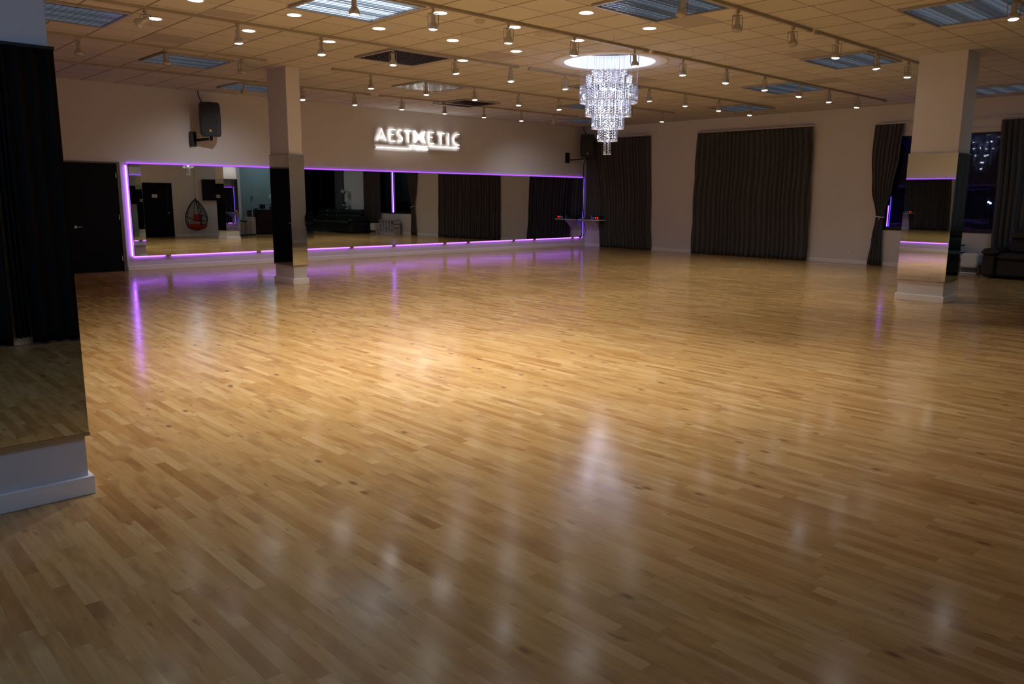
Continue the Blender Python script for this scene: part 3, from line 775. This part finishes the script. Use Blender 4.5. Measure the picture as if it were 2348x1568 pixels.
# ---------------------------------------------------------------- curtains
def curtain(name, label, prof, n, x=A - .085, amp=.052, rail=None, tie=None, rows=26, seed=0):
    """prof: list of (z, yleft, yright) from top to bottom"""
    rnd = random.Random(seed); ph = [rnd.uniform(0, 6.28) for _ in range(5)]
    prof = sorted(prof); zt, zb = prof[-1][0], prof[0][0]
    def ed(z):
        for (a, b_) in zip(prof, prof[1:]):
            if z <= b_[0] + 1e-6:
                t = (z - a[0]) / (b_[0] - a[0]); t = t * t * (3 - 2 * t)
                return a[1] + (b_[1] - a[1]) * t, a[2] + (b_[2] - a[2]) * t
        return prof[-1][1:]
    wmax = max(abs(p[1] - p[2]) for p in prof)
    cy_ = (prof[-1][1] + prof[-1][2]) / 2
    t = thing(name, label, 'curtain', (x, cy_, zb))
    def fn(u, v):
        z = zb + (zt - zb) * v; l, r = ed(z); wd = abs(l - r)
        am = amp * (.45 + .55 * min(1, (zt - z) / .25)) * (.6 + .4 * wd / wmax)
        uu = u + .012 * math.sin(2 * PI * 2.3 * u + ph[0]) + .006 * math.sin(3 * z + ph[1])
        s = math.sin(2 * PI * n * uu + ph[2]); s = math.copysign(abs(s) ** .8, s)
        dx = am * (s + .35 * math.sin(2 * PI * n * .37 * uu + ph[3] + .4 * z) + .15 * math.sin(2 * PI * n * 2.1 * u + z))
        return (x - dx, l + (r - l) * u, z)
    g = MB().grid(fn, int(n * 10), rows)
    o = g.build('cloth', M['curtain'], t); o.location = -Vector(t.location)
    so = o.modifiers.new('thickness', 'SOLIDIFY'); so.thickness = .004
    if tie:
        z, l, r = tie; pts = []
        for k in range(20):
            a = 2 * PI * k / 20; pts.append((x + (.075) * math.cos(a), (l + r) / 2 + abs(l - r) / 2 * 1.12 * math.sin(a), z + .012 * math.sin(a)))
        o = MB().tube(pts, .011, 8, closed=True).tube([(x - .08, (l + r) / 2, z), (x - .085, (l + r) / 2 - .03, z - .03), (x - .085, (l + r) / 2 - .02, z - .075)], .007, 6).build('tieback', M['tie'], t); o.location = -Vector(t.location)
    return t
curtain('curtain', 'dark floor-length pleated curtain left of centre on the far wall, near the corner', [(3.37, 16.97, 14.82), (.9, 16.70, 14.72), (0.01, 16.66, 14.66)], 17, seed=1)
curtain('curtain', 'narrow dark curtain end in the corner, bunched behind the small shelf', [(3.385, 17.30, 16.98), (.90, 17.30, 16.70)], 4, x=A - .07, amp=.025, seed=2)
curtain('curtain', 'widest dark closed curtain on the far wall, between two bare wall sections', [(3.355, 13.18, 9.76), (2.9, 13.22, 9.71), (0.01, 13.24, 9.66)], 25, seed=3)
curtain('curtain', 'dark curtain gathered by a white tieback beside the right pillar', [(3.30, 8.22, 7.56), (2.6, 8.24, 7.60), (1.85, 8.17, 7.70), (1.17, 8.02, 7.85), (.6, 8.08, 7.83), (0.01, 8.14, 7.79)], 7, amp=.04, tie=(1.165, 8.02, 7.85), seed=4)
curtain('curtain', 'dark curtain at the right edge of the picture, hanging behind the black sofa', [(3.255, 5.57, 4.32), (.9, 5.52, 4.30), (0.01, 5.50, 4.30)], 10, x=A - .10, seed=5)
curtain('curtain', 'dark curtain seen in the wall mirror behind the white orchid', [(3.25, 2.53, 1.80), (0.01, 2.53, 1.80)], 6, x=A - .055, amp=.022, seed=6)
def rail(y0, y1, z, label):
    return tag(MB().box(A - .10, A - .075, y0, y1, z, z + .025).box(A - .1, A, y0 + .05, y0 + .07, z, z + .02).box(A - .1, A, y1 - .07, y1 - .05, z, z + .02).build('curtain_rail', M['rail']), label, 'curtain rail', 'white curtain rails')
rail(14.8, 17.30, 3.39, 'thin white curtain rail over the corner curtain')
rail(9.74, 13.2, 3.36, 'thin white curtain rail over the widest closed curtain')
rail(4.3, 8.22, 3.30, 'thin white curtain rail above the window beside the right pillar')
rail(-2.6, 2.6, 3.28, 'thin white curtain rail over the dark window beyond the sofa')
# curtains behind the camera (seen in the near pillar)
M['black_curtain'] = mat('black_curtain', (.016, .015, .015), .95, spec=.1)
def back_curtain(x0, x1, label, seed, zb=.02):
    t = thing('curtain', label, 'curtain', ((x0 + x1) / 2, YB + .09, 0)); rnd = random.Random(seed); ph = rnd.uniform(0, 6)
    n = max(3, int((x1 - x0) / .14))
    g = MB().grid(lambda u, v: (x0 + (x1 - x0) * u, YB + .09 + .04 * math.sin(2 * PI * n * u + ph + .3 * math.sin(2 * v)) + .012 * math.sin(2 * PI * n * .4 * u), zb + (3.22 - zb) * v), n * 10, 20)
    o = g.build('cloth', M['black_curtain'], t); o.location = -Vector(t.location); o.modifiers.new('thickness', 'SOLIDIFY').thickness = .004
back_curtain(.2, 1.70, 'dark curtain mirrored in the near left pillar, left of the gap', 11)
back_curtain(1.72, 1.86, 'short dark curtain strip mirrored in the near left pillar, ending above the floor', 13, .09)
back_curtain(1.88, 4.4, 'dark curtain mirrored in the near left pillar, right of the gap', 12)
tag(MB().box(.1, 4.5, YB + .07, YB + .10, 3.23, 3.26).build('curtain_rail', M['rail']), 'white curtain rail on the wall behind the camera', 'curtain rail')

# ---------------------------------------------------------------- wall speakers
def speaker(label, loc, rz):
    """front faces local -y"""
    t = thing('wall_speaker', label, 'loudspeaker', loc, rz)
    W_, Hh, D = .22, .70, .34
    pts = []
    prof = [(-W_ * .80, 0), (W_ * .80, 0), (W_ * .93, .05), (W_ * .97, Hh * .5), (W_ * .93, Hh - .06), (W_ * .80, Hh - .012), (0, Hh), (-W_ * .80, Hh - .012), (-W_ * .93, Hh - .06), (-W_ * .97, Hh * .5), (-W_ * .93, .05)]
    b = MB(); n = len(prof)
    rings = [(-D / 2, .94), (-D / 2 + .02, 1.0), (D / 2 - .10, 1.0), (D / 2, .62)]
    vs = []
    for (y, s) in rings:
        for (px, pz) in prof: vs.append((px * s, y, (pz - Hh / 2) * (1 - (1 - s) * .35) + Hh / 2))
    fs = [tuple(range(n)), tuple(reversed(range(3 * n, 4 * n)))]
    for k in range(3):
        for i in range(n): fs.append((k * n + i, k * n + (i + 1) % n, (k + 1) * n + (i + 1) % n, (k + 1) * n + i))
    b.add(vs, fs); b.build('cabinet', M['black_plastic'], t)
    # rounded grille
    g = [(-.165, .05), (-.13, .025), (.13, .025), (.165, .05)] + [(.165 * math.cos(a), .50 * 0 + .34 + .13 * math.sin(a)) for a in [i * PI / 12 for i in range(13)]]
    MB().prism(g, -D / 2 - .012, -D / 2 + .002).build('grille', M['grille_black'], t)
    MB().box(-.15, .15, -D / 2 - .006, -D / 2 + .002, .50, .64).build('horn', M['black_plastic'], t)
    MB().prism([(-.032, .09), (.032, .09), (0, .145)], -D / 2 - .016, -D / 2 - .010).build('badge', M['yellow'], t)
    # bracket
    br = MB().tube([(0, .03, -.05), (0, .13, -.06), (-.02, .30, -.06)], .022, 10).lathe([(.03, -.07), (.03, .0)], 12, (0, 0.03, 0))
    br.build('bracket_arm', M['metal_black'], t)
    return t
s1 = speaker('black loudspeaker mounted high on the wall above the left end of the mirror', (7.08, B - .38, 2.78), -.42)
o = MB().box(6.76, 6.90, B - .035, B - .001, 2.58, 2.88).box(6.76, 6.79, B - .15, B - .03, 2.60, 2.86).tube([(6.83, B - .03, 2.70), (6.90, B - .16, 2.71), (7.04, B - .34, 2.73)], .03, 10)
o = o.build('bracket_plate', M['metal_black'], s1); o.matrix_parent_inverse = Matrix.Translation(s1.location).inverted() if 0 else (Matrix.Translation(Vector(s1.location)) @ Matrix.Rotation(-.42, 4, 'Z')).inverted()
s2 = speaker('black loudspeaker in the far corner beside the dark curtain', (19.0, B - .42, 2.80), -.75)
o = MB().box(18.45, 18.62, B - .035, B - .001, 2.62, 2.93).tube([(18.54, B - .03, 2.72), (18.72, B - .16, 2.72), (18.95, B - .36, 2.76)], .018, 8)
o = o.build('bracket_plate', M['metal_black'], s2); o.matrix_parent_inverse = (Matrix.Translation(Vector(s2.location)) @ Matrix.Rotation(-.75, 4, 'Z')).inverted()
tag(MB().tube([(7.0, B - .25, 3.45), (6.98, B - .12, 3.6), (6.98, B - .05, H)], .010, 6).build('speaker_cable', M['cable']), 'black cable from the left loudspeaker up to the ceiling', 'cable')
tag(MB().tube([(18.99, B - .38, 3.48), (18.99, B - .30, 3.6), (18.99, B - .26, H)], .010, 6).build('speaker_cable', M['cable']), 'black cable from the corner loudspeaker up to the ceiling', 'cable')
tag(MB().tube([(19.1, B - .30, 2.80), (19.20, B - .12, 2.6), (19.23, B - .08, 1.8), (19.24, B - .09, 1.2), (19.25, B - .12, .90)], .014, 6).build('speaker_cable', M['cable']), 'black cable running down the corner beside the mirror to the shelf', 'cable')
tag(MB().tube([(19.28, B - .04, .83), (19.32, B - .1, .7), (19.38, B - .1, .55), (19.36, B - .1, .42), (19.30, B - .06, .33)], .008, 6).build('power_cable', M['cable']), 'thin black cable hanging below the corner shelf to the outlet', 'cable')
tag(MB().bbox(19.15, 19.24, B - .06, B - .001, .27, .33, .006).build('power_plug', M['cable']), 'black power plug at the wall under the corner shelf', 'plug')

# ---------------------------------------------------------------- corner shelf and its gear
sh = thing('corner_shelf', 'small white shelf with two brackets in the far corner', 'shelf', (A, 16.9, .85))
def adl(mb, n, m_, p):
    o = mb.build(n, m_, p); o.location = -Vector(p.location); return o
adl(MB().prism([(19.02, 16.40), (19.30, 16.40), (19.30, 16.72), (A, 16.72), (A, 17.33), (19.02, 17.33)], .845, .87, 'z'), 'board', M['white_trim'], sh)
for yy in (16.76, 17.2):
    adl(MB().prism([(A, .845), (19.10, .845), (A, .55)], yy - .012, yy + .012, 'y'), 'bracket', M['white_trim'], sh)
rec = thing('power_display', 'black audio unit with two red number displays on the corner shelf', 'audio unit', (19.2, 16.55, .87))
adl(MB().bbox(19.06, 19.29, 16.44, 16.71, .87, .98, .006), 'case', M['black_plastic'], rec)
for yy in (16.50, 16.58):
    adl(MB().box(19.054, 19.061, yy - .016, yy + .016, .905, .955), 'red_display', M['red_led'], rec)
adl(MB().box(19.054, 19.061, 16.65, 16.69, .915, .94), 'blue_indicator', M['blue_ind'], rec)
mx = thing('audio_mixer', 'low black mixer lying at the mirror end of the corner shelf', 'mixer', (19.2, 17.05, .87))
adl(MB().prism([(19.08, .87), (19.32, .87), (19.32, .92), (19.08, .89)], 16.86, 17.17, 'y'), 'case', M['black_plastic'], mx)
for k in range(4): adl(MB().lathe([(.008, .90), (.007, .925)], 8, (19.2, 16.90 + .07 * k, 0)), 'knob', M['nickel'], mx)
bt = thing('pump_bottle', 'small clear pump bottle on the corner shelf beside the red displays', 'bottle', (19.12, 16.79, .87))
adl(MB().lathe([(.001, .87), (.028, .87), (.030, .88), (.030, .95), (.012, .975), (.012, .99)], 14, (19.12, 16.80, 0), cap=False), 'body', M['bottle'], bt)
adl(MB().lathe([(.012, .985), (.012, 1.0), (.004, 1.0), (.004, 1.03)], 10, (19.12, 16.80, 0)), 'pump', M['white_plastic'], bt)

# ---------------------------------------------------------------- neon sign
sg = thing('neon_sign', 'white neon sign reading AESTHETIC STUDIOS with a butterfly in place of the H', 'sign', (12.8, B, 2.745))
ys = B - .055; rt = .0092
def neon(name, paths, r=rt, lab=None):
    b = MB()
    for p in paths:
        b.tube([(x, ys, z) for x, z in p], r, 8)
        for e in (p[0], p[-1]): b.sphere((e[0], ys, e[1]), r, 8, 4)
    o = adl(b, name, M['neon'], sg)
    if lab: o['label'] = lab
def arc(cx_, cz_, rx, rz_, a0, a1, n=14): return [(cx_ + rx * math.cos(math.radians(a0 + (a1 - a0) * i / n)), cz_ + rz_ * math.sin(math.radians(a0 + (a1 - a0) * i / n))) for i in range(n + 1)]
zb_, zt_ = 2.95, 3.24; zm = 3.105
neon('letter_a', [[(11.475, zb_), (11.605, zt_), (11.735, zb_)], [(11.517, 3.02), (11.695, 3.02)]])
def letE(x, w_=.165): return [[(x + w_, zt_), (x, zt_), (x, zb_), (x + w_, zb_)], [(x, 3.112), (x + w_ * .68, 3.112)]]
neon('letter_e', letE(11.855))
neon('letter_s', [arc(12.19, 3.168, .075, .074, 60, 205, 10) + [(12.165, 3.11), (12.205, 3.075)] + arc(12.165, 3.022, .078, .074, 20, -130, 10)])
neon('letter_t', [[(12.33, zt_ - .006), (12.545, zt_ - .006)], [(12.437, zt_ - .006), (12.437, zb_)]])
neon('letter_e', letE(13.10))
neon('letter_t', [[(13.41, zt_ - .006), (13.625, zt_ - .006)], [(13.515, zt_ - .006), (13.515, zb_)]])
neon('letter_i', [[(13.772, zt_), (13.772, zb_)]])
neon('letter_c', [arc(14.11, 3.095, .165, .145, 82, 278, 18)])
neon('underline', [[(11.45, 2.777), (12.45, 2.777)]], .0088)
neon('underline', [[(13.12, 2.873), (14.125, 2.873)]], .0088)
# butterfly: four wing outlines with ribs
bf = []
def wing(sx, sz):
    c = (12.80, 3.10)
    out = [(c[0], c[1]), (c[0] + sx * .06, c[1] + sz * .05), (c[0] + sx * .115, c[1] + sz * .12), (c[0] + sx * .168, c[1] + sz * .152), (c[0] + sx * .175, c[1] + sz * .13), (c[0] + sx * .145, c[1] + sz * .06), (c[0] + sx * .13, c[1])]
    return out
for sx in (-1, 1):
    for sz in (-1, 1): bf.append(wing(sx, sz))
    for k in range(7):
        z_ = 3.10 + (k - 3) * .030; xi = .012 + abs(k - 3) * .026; xo = .135 + abs(k - 3) * .008
        if xi < xo - .02: bf.append([(12.80 + sx * xi, z_ * .6 + 3.10 * .4), (12.80 + sx * xo, z_)])
neon('butterfly', bf, .0062)
# STUDIOS in small strokes
def small():
    z0, z1 = 2.768, 2.872; m_ = (z0 + z1) / 2; P_ = []
    x = 12.478
    def S(x): return [arc(x + .032, z1 - .026, .030, .025, 40, 250, 8) + arc(x + .032, z0 + .026, .030, .025, 70, -140, 8)]
    P_ += S(x); x += .092
    P_ += [[(x - .004, z1), (x + .07, z1)], [(x + .033, z1), (x + .033, z0)]]; x += .096
    P_ += [[(x, z1), (x, z0 + .03)] + arc(x + .030, z0 + .028, .030, .028, 180, 360, 8) + [(x + .06, z1)]]; x += .092
    P_ += [[(x, z0), (x, z1)] + arc(x + .012, m_, .050, .052, 90, -90, 10) + [(x, z0)]]; x += .096
    P_ += [[(x, z0), (x, z1)]]; x += .032
    P_ += [arc(x + .042, m_, .040, .052, 0, 360, 16)]; x += .108
    P_ += S(x)
    return P_
neon('studios_lettering', small(), .0062)
adl(MB().box(11.378, 14.235, B - .040, B - .034, 2.745, 3.268), 'backing_plate', M['acrylic'], sg)
ed_ = MB().box(11.374, 11.380, B - .043, B - .031, 2.745, 3.268).box(14.233, 14.239, B - .043, B - .031, 2.745, 3.268).box(12.610, 12.614, B - .043, B - .031, 2.745, 2.95)
adl(ed_, 'plate_edge', mat('acrylic_edge', (.75, .7, .78), .3), sg)
for x in (11.42, 14.19):
    for z in (2.78, 3.235): adl(MB().lathe([(.009, B - .048), (.009, B - .001)], 10, (x, 0, z), 'y'), 'standoff', M['nickel'], sg)

# ---------------------------------------------------------------- outlets
def outlet(label, kind, pos):
    x, y, z = pos; t = thing('wall_outlet', label, 'wall outlet', pos, 0, 'white wall outlets')
    if kind == 'y':
        MB().bbox(-.036, .036, -.007, 0, -.057, .057, .002).build('plate', M['plate'], t)
        for s in (-.022, .022): MB().box(-.014, .014, -.009, -.006, s - .014, s + .014).build('socket', M['white_trim'], t)
    else:
        MB().bbox(-.007, 0, -.036, .036, -.057, .057, .002).build('plate', M['plate'], t)
        for s in (-.022, .022): MB().box(-.009, -.006, -.014, .014, s - .014, s + .014).build('socket', M['white_trim'], t)
outlet('white wall outlet under the left end of the wall mirror', 'y', (5.68, B, .225))
outlet('white wall outlet below the middle of the wall mirror', 'y', (12.90, B, .225))
outlet('white wall outlet on the bare wall left of the tied curtain', 'x', (A, 8.63, .28))

# ---------------------------------------------------------------- sofa, purifier, cubby
sf = thing('sofa', 'long black leather recliner sofa at the right edge under the curtain', 'sofa', (18.6, 3.3, 0))
y0, y1 = 1.3, 5.28
adl(MB().bbox(18.12, 19.02, y0, y1 - .26, .06, .40, .03), 'base', M['leather'], sf)
adl(MB().bbox(18.10, 19.05, y1 - .26, y1, .03, .50, .05).bbox(18.06, 19.0, y1 - .29, y1 + .03, .46, .60, .06), 'armrest', M['leather'], sf)
adl(MB().bbox(18.10, 19.05, y0 - .28, y0, .03, .50, .05).bbox(18.06, 19.0, y0 - .31, y0 + .03, .46, .60, .06), 'armrest', M['leather'], sf)
nseat = 4; w_ = (y1 - .26 - y0) / nseat
for k in range(nseat):
    a, b_ = y0 + k * w_ + .01, y0 + (k + 1) * w_ - .01
    adl(MB().bbox(18.05, 18.75, a, b_, .38, .52, .05), 'seat_cushion', M['leather'], sf)
    adl(MB().bbox(18.66, 18.98, a, b_, .48, .78, .07).bbox(18.72, 19.02, a + .01, b_ - .01, .74, 1.00, .08), 'back_cushion', M['leather'], sf)
pf = thing('air_purifier', 'white box-shaped air purifier between the sofa and the window wall', 'air purifier', (18.95, 5.72, 0))
adl(MB().bbox(18.82, 19.16, 5.56, 5.90, .13, .44, .03).box(18.90, 19.16, 5.56, 5.90, .03, .14).bbox(18.82, 19.16, 5.56, 5.90, 0, .035, .01), 'body', M['white_plastic'], pf)
adl(MB().box(18.86, 18.90, 5.58, 5.88, .035, .13), 'intake', M['slot'], pf)
adl(MB().box(18.90, 19.10, 5.62, 5.84, .44, .448), 'top_vent', M['troff_frame'], pf)
cb = thing('cubby_shelf', 'low white cubby shelf under the window, seen in the wall mirror', 'shelf', (19.2, 6.5, 0))
cx0, cx1, cy0, cy1, ch_ = 19.0, 19.34, 6.0, 7.08, .60
m_ = MB().box(cx0, cx1, cy0, cy1, ch_ - .02, ch_).box(cx0, cx1, cy0, cy1, .08, .10).box(cx0 + .02, cx1, cy0, cy1, 0, .08).box(cx0, cx1, cy0, cy0 + .018, .1, ch_).box(cx0, cx1, cy1 - .018, cy1, .1, ch_)
ww = (cy1 - cy0) / 5
for k in range(1, 5): m_.box(cx0, cx1, cy0 + k * ww - .014, cy0 + k * ww + .014, .1, ch_)
for k, zs in ((0, (.265, .425)), (2, (.345,)), (4, (.265, .425))):
    for z in zs: m_.box(cx0, cx1, cy0 + k * ww, cy0 + (k + 1) * ww, z - .012, z + .012)
adl(m_, 'carcass', M['white_lam'], cb)
adl(MB().box(cx1 - .012, cx1 - .002, cy0 + .019, cy1 - .019, .101, ch_ - .021), 'back_panel', mat('cubby_back', (.16, .16, .18), .6), cb)  # dark grey stands in for the shade inside the compartments
adl(MB().box(cx0 + .03, cx1 - .03, cy1 - ww + .04, cy1 - .04, .435, .55), 'dark_box', M['black_plastic'], cb)

# ---------------------------------------------------------------- orchids
def orchid(label, x, y, z0, hgt, spread, seed, potm, pr=.11, ph=.13, nfl=26):
    t = thing('potted_orchid', label, 'potted orchid', (x, y, z0)); rnd = random.Random(seed)
    MB().lathe([(.001, 0), (pr * .8, 0), (pr, ph * .9), (pr * 1.04, ph), (pr * .9, ph), (pr * .85, ph * .85), (.001, ph * .85)], 20, cap=False).build('pot', potm, t)
    lv = MB()
    for k in range(8):
        a = k * .8; l = .22
        pts = [(math.cos(a) * l * s, math.sin(a) * l * s, ph + .10 * math.sin(s * 2.4)) for s in (0, .35, .7, 1)]
        for i in range(3):
            p, q = pts[i], pts[i + 1]; wv = .03 * (1 - i * .2)
            nx, ny = -math.sin(a) * wv, math.cos(a) * wv
            lv.add([(p[0] - nx, p[1] - ny, p[2]), (p[0] + nx, p[1] + ny, p[2]), (q[0] + nx * .8, q[1] + ny * .8, q[2]), (q[0] - nx * .8, q[1] - ny * .8, q[2])], [(0, 1, 2, 3)])
    o = lv.build('leaves', M['leaf'], t); o.modifiers.new('thickness', 'SOLIDIFY').thickness = .004
    fb = MB(); sb = MB()
    for s in range(3):
        a = s * 2.1 + .4
        pts = [(math.cos(a) * spread * (q ** 2.2), math.sin(a) * spread * (q ** 2.2), ph + hgt * math.sin(q * 1.9) / math.sin(1.57)) for q in [i / 8 for i in range(9)]]
        sb.tube(pts, .005, 5)
        for k in range(nfl // 3):
            q = .5 + .5 * k / (nfl / 3); i = min(7, int(q * 8)); f_ = q * 8 - i
            c = Vector(pts[i]).lerp(Vector(pts[i + 1]), f_) + Vector((rnd.uniform(-.05, .05), rnd.uniform(-.05, .05), rnd.uniform(-.05, .03)))
            for pt in range(5):
                an = pt * 2 * PI / 5; ax = Vector((math.cos(an) * .7, math.sin(an), math.cos(an) * .7)) * .042
                side = Vector((-math.sin(an), math.cos(an), -.2)).normalized() * .024
                fb.add([c, c + ax * .6 + side, c + ax * 1.3, c + ax * .6 - side], [(0, 1, 2, 3)])
    sb.build('stems', M['leaf'], t); o = fb.build('flowers', M['petal'], t); o.modifiers.new('thickness', 'SOLIDIFY').thickness = .003
    return t
ps = thing('plant_stand', 'slim dark stand carrying the white orchid behind the sofa', 'plant stand', (19.2, 2.92, 0))
adl(MB().lathe([(.14, 1.05), (.14, 1.075)], 24, (19.20, 2.92, 0)), 'top', M['desk'], ps)
adl(MB().lathe([(.022, 0.02), (.022, 1.05)], 12, (19.20, 2.92, 0)), 'pole', M['nickel'], ps)
adl(MB().lathe([(.13, 0), (.13, .02)], 24, (19.20, 2.92, 0)), 'foot', M['desk'], ps)
orchid('white flowering orchid in a pale pot, mirrored above the black sofa', 19.20, 2.92, 1.075, .62, .15, 5, M['pot'], pr=.11, ph=.13, nfl=36)

# ---------------------------------------------------------------- egg chair, television, desk, bin (all seen in the mirror)
ec = thing('hanging_egg_chair', 'black rattan hanging egg chair with red cushions, reflected in the wall mirror', 'hanging chair', (13.22, 2.06, 0), .0)
EH, EZ, ER = 1.27, .245, .465
def egg(a, q):
    """a: azimuth, q: 0 bottom .. 1 top"""
    z = EZ + EH * q; r = ER * (math.sin(PI * min(1, q ** .78)) ** .62) * (1 - .18 * q)
    return Vector((r * math.cos(a), r * math.sin(a), z))
opening = PI / 2 + .9   # azimuth the chair opens towards
fr = MB()
for k in range(-1, 2, 2):
    pts = [egg(opening + k * .95 * math.sin(PI * min(1, max(0, q)) ** .8 * 1.0) if 0 else opening + k * (.95 - .3 * q), q) for q in [i / 20 for i in range(3, 21)]]
    fr.tube(pts, .020, 8)
for k in range(7):
    a = opening + .95 + (2 * PI - 1.9) * k / 6
    fr.tube([egg(a, i / 20) for i in range(0, 21)], .009, 6)
fr.tube([egg(opening + .86 + (2 * PI - 1.72) * i / 30, .40 + .10 * math.cos(2 * PI * i / 30)) for i in range(31)], .015, 8)
fr.tube([egg(2 * PI * i / 30, .14) for i in range(30)], .017, 8, closed=True)
fr.tube([Vector((0, 0, EZ + EH)), Vector((0, 0, EZ + EH + .05))], .03, 8)
fr.build('frame', M['rattan'], ec)
wv = MB(); rnd = random.Random(3)
a0, a1 = opening + .97, opening + 2 * PI - .97
for k in range(34):   # criss-cross weave
    for s in (-1, 1):
        pts = []
        for i in range(9):
            q = .06 + .90 * i / 8; a = a0 + (a1 - a0) * ((k / 34 + s * .22 * q) % 1.0)
            pts.append((a, q))
        seg = []
        for i, (a, q) in enumerate(pts):
            if seg and abs(a - pts[i - 1][0]) > 1: 
                if len(seg) > 1: wv.tube(seg, .0032, 4)
                seg = []
            seg.append(egg(a, q))
        if len(seg) > 1: wv.tube(seg, .0032, 4)
for k in range(14):
    q = .08 + .062 * k; wv.tube([egg(a0 + (a1 - a0) * i / 24, q + .012 * math.sin(i * 1.9 + k)) for i in range(25)], .0032, 4)
wv.build('woven_shell', M['rattan'], ec)
MB().lathe([(.001, EZ + .03), (.22, EZ + .05), (.36, EZ + .13), (.40, EZ + .20), (.36, EZ + .27), (.001, EZ + .29)], 24, cap=False).build('seat_cushion', M['red'], ec)
pl = MB().bbox(-.17, .17, -.055, .055, -.15, .15, .05).build('back_pillow', M['red'], ec)
pl.location = Vector((.12, -.16, EZ + .52)); pl.rotation_euler = (.2, .1, .25)
MB().tube([(0, 0, EZ + EH + .04), (0, 0, H)], .006, 6).build('rope', M['cable'], ec)

tv = thing('television', 'black wall television right of the egg chair, reflected in the mirror', 'television', (14.4, 1.5, 1.9))
adl(MB().bbox(13.74, 15.15, 1.53, 1.575, 1.47, 2.34, .006), 'bezel', M['black_plastic'], tv)
adl(MB().box(13.76, 15.13, 1.575, 1.578, 1.50, 2.32), 'screen', M['tv'], tv)
adl(MB().box(14.2, 14.6, 1.5, 1.53, 1.7, 2.1), 'wall_mount', M['metal_black'], tv)

dk = thing('reception_desk', 'tall dark brown reception desk by the teal wall, reflected in the mirror', 'desk', (16.2, 2.3, 0))
adl(MB().bbox(15.66, 17.0, 2.42, 2.47, .02, 1.06, .004), 'front_panel', M['desk'], dk)
adl(MB().bbox(15.64, 17.02, 2.15, 2.50, 1.06, 1.09, .004), 'counter', M['desk'], dk)
adl(MB().bbox(15.61, 15.66, 1.75, 2.46, .02, 1.06, .004), 'side_panel', M['desk'], dk)
wc = thing('side_cabinet', 'narrow white cabinet at the left side of the reception desk', 'cabinet', (15.5, 2.15, 0))
adl(MB().bbox(15.42, 15.60, 1.85, 2.44, .05, .78, .004), 'carcass', M['white_lam'], wc)
adl(MB().box(15.44, 15.60, 1.87, 2.42, 0, .05), 'plinth', M['desk'], wc)
adl(MB().bbox(15.66, 17.0, 1.75, 2.42, .70, .73, .004), 'work_top', M['desk'], dk)
adl(MB().bbox(16.94, 17.0, 1.75, 2.42, .02, .70, .004), 'side_panel', M['desk'], dk)
mo = thing('monitor', 'small dark monitor standing on the reception desk', 'monitor', (16.0, 2.3, 1.09))
adl(MB().bbox(15.88, 16.14, 2.30, 2.325, 1.12, 1.31, .004), 'bezel', M['black_plastic'], mo)
adl(MB().box(15.96, 16.06, 2.26, 2.36, 1.09, 1.10).box(16.0, 16.02, 2.30, 2.32, 1.10, 1.13), 'stand', M['metal_black'], mo)
orchid('orchid in a patterned pot on the reception desk', 16.46, 2.33, 1.09, .45, .26, 9, M['pot_dark'], pr=.12, ph=.14, nfl=14)
tb = thing('tissue_box', 'blue tissue box with a white tissue on the end of the reception desk', 'tissue box', (15.72, 2.3, 1.09))
adl(MB().bbox(15.67, 15.79, 2.24, 2.36, 1.09, 1.16, .004), 'box', M['blue_card'], tb)
adl(MB().prism([(15.70, 1.16), (15.76, 1.16), (15.745, 1.22), (15.72, 1.205)], 2.29, 2.30, 'y'), 'tissue', M['paper'], tb)
fl = thing('file_holder', 'blue and white folders standing on the white cabinet beside the reception desk', 'folders', (15.5, 2.2, .78))
adl(MB().box(15.53, 15.59, 2.0, 2.40, .80, 1.03), 'folder', M['blue_card'], fl)
adl(MB().box(15.49, 15.52, 2.0, 2.38, .80, 1.04), 'folder', M['paper'], fl)
adl(MB().box(15.44, 15.47, 2.0, 2.36, .80, 1.05).box(15.44, 15.595, 2.0, 2.4, .782, .80), 'rack', M['metal_black'], fl)
bn = thing('waste_bin', 'slim steel and black waste bin left of the reception desk', 'bin', (15.0, 2.5, 0))
adl(MB().bbox(14.94, 15.12, 2.38, 2.62, .04, .60, .02), 'body', M['steel_can'], bn)
adl(MB().bbox(14.92, 15.14, 2.36, 2.64, .60, .66, .02), 'lid', M['black_plastic'], bn)
adl(MB().bbox(14.92, 15.14, 2.36, 2.64, 0, .04, .01), 'base', M['black_plastic'], bn)
gl = thing('pendant_lamp', 'small clear glass wall lamp above the reception desk', 'lamp', (16.05, 1.35, 1.7))
adl(MB().lathe([(.001, 1.66), (.05, 1.68), (.06, 1.72), (.05, 1.74)], 16, (16.05, 1.45, 0), cap=False).tube([(16.05, 1.45, 1.74), (16.05, 1.45, 1.95), (16.05, 1.36, 1.97)], .006, 6), 'shade', M['bottle'], gl)
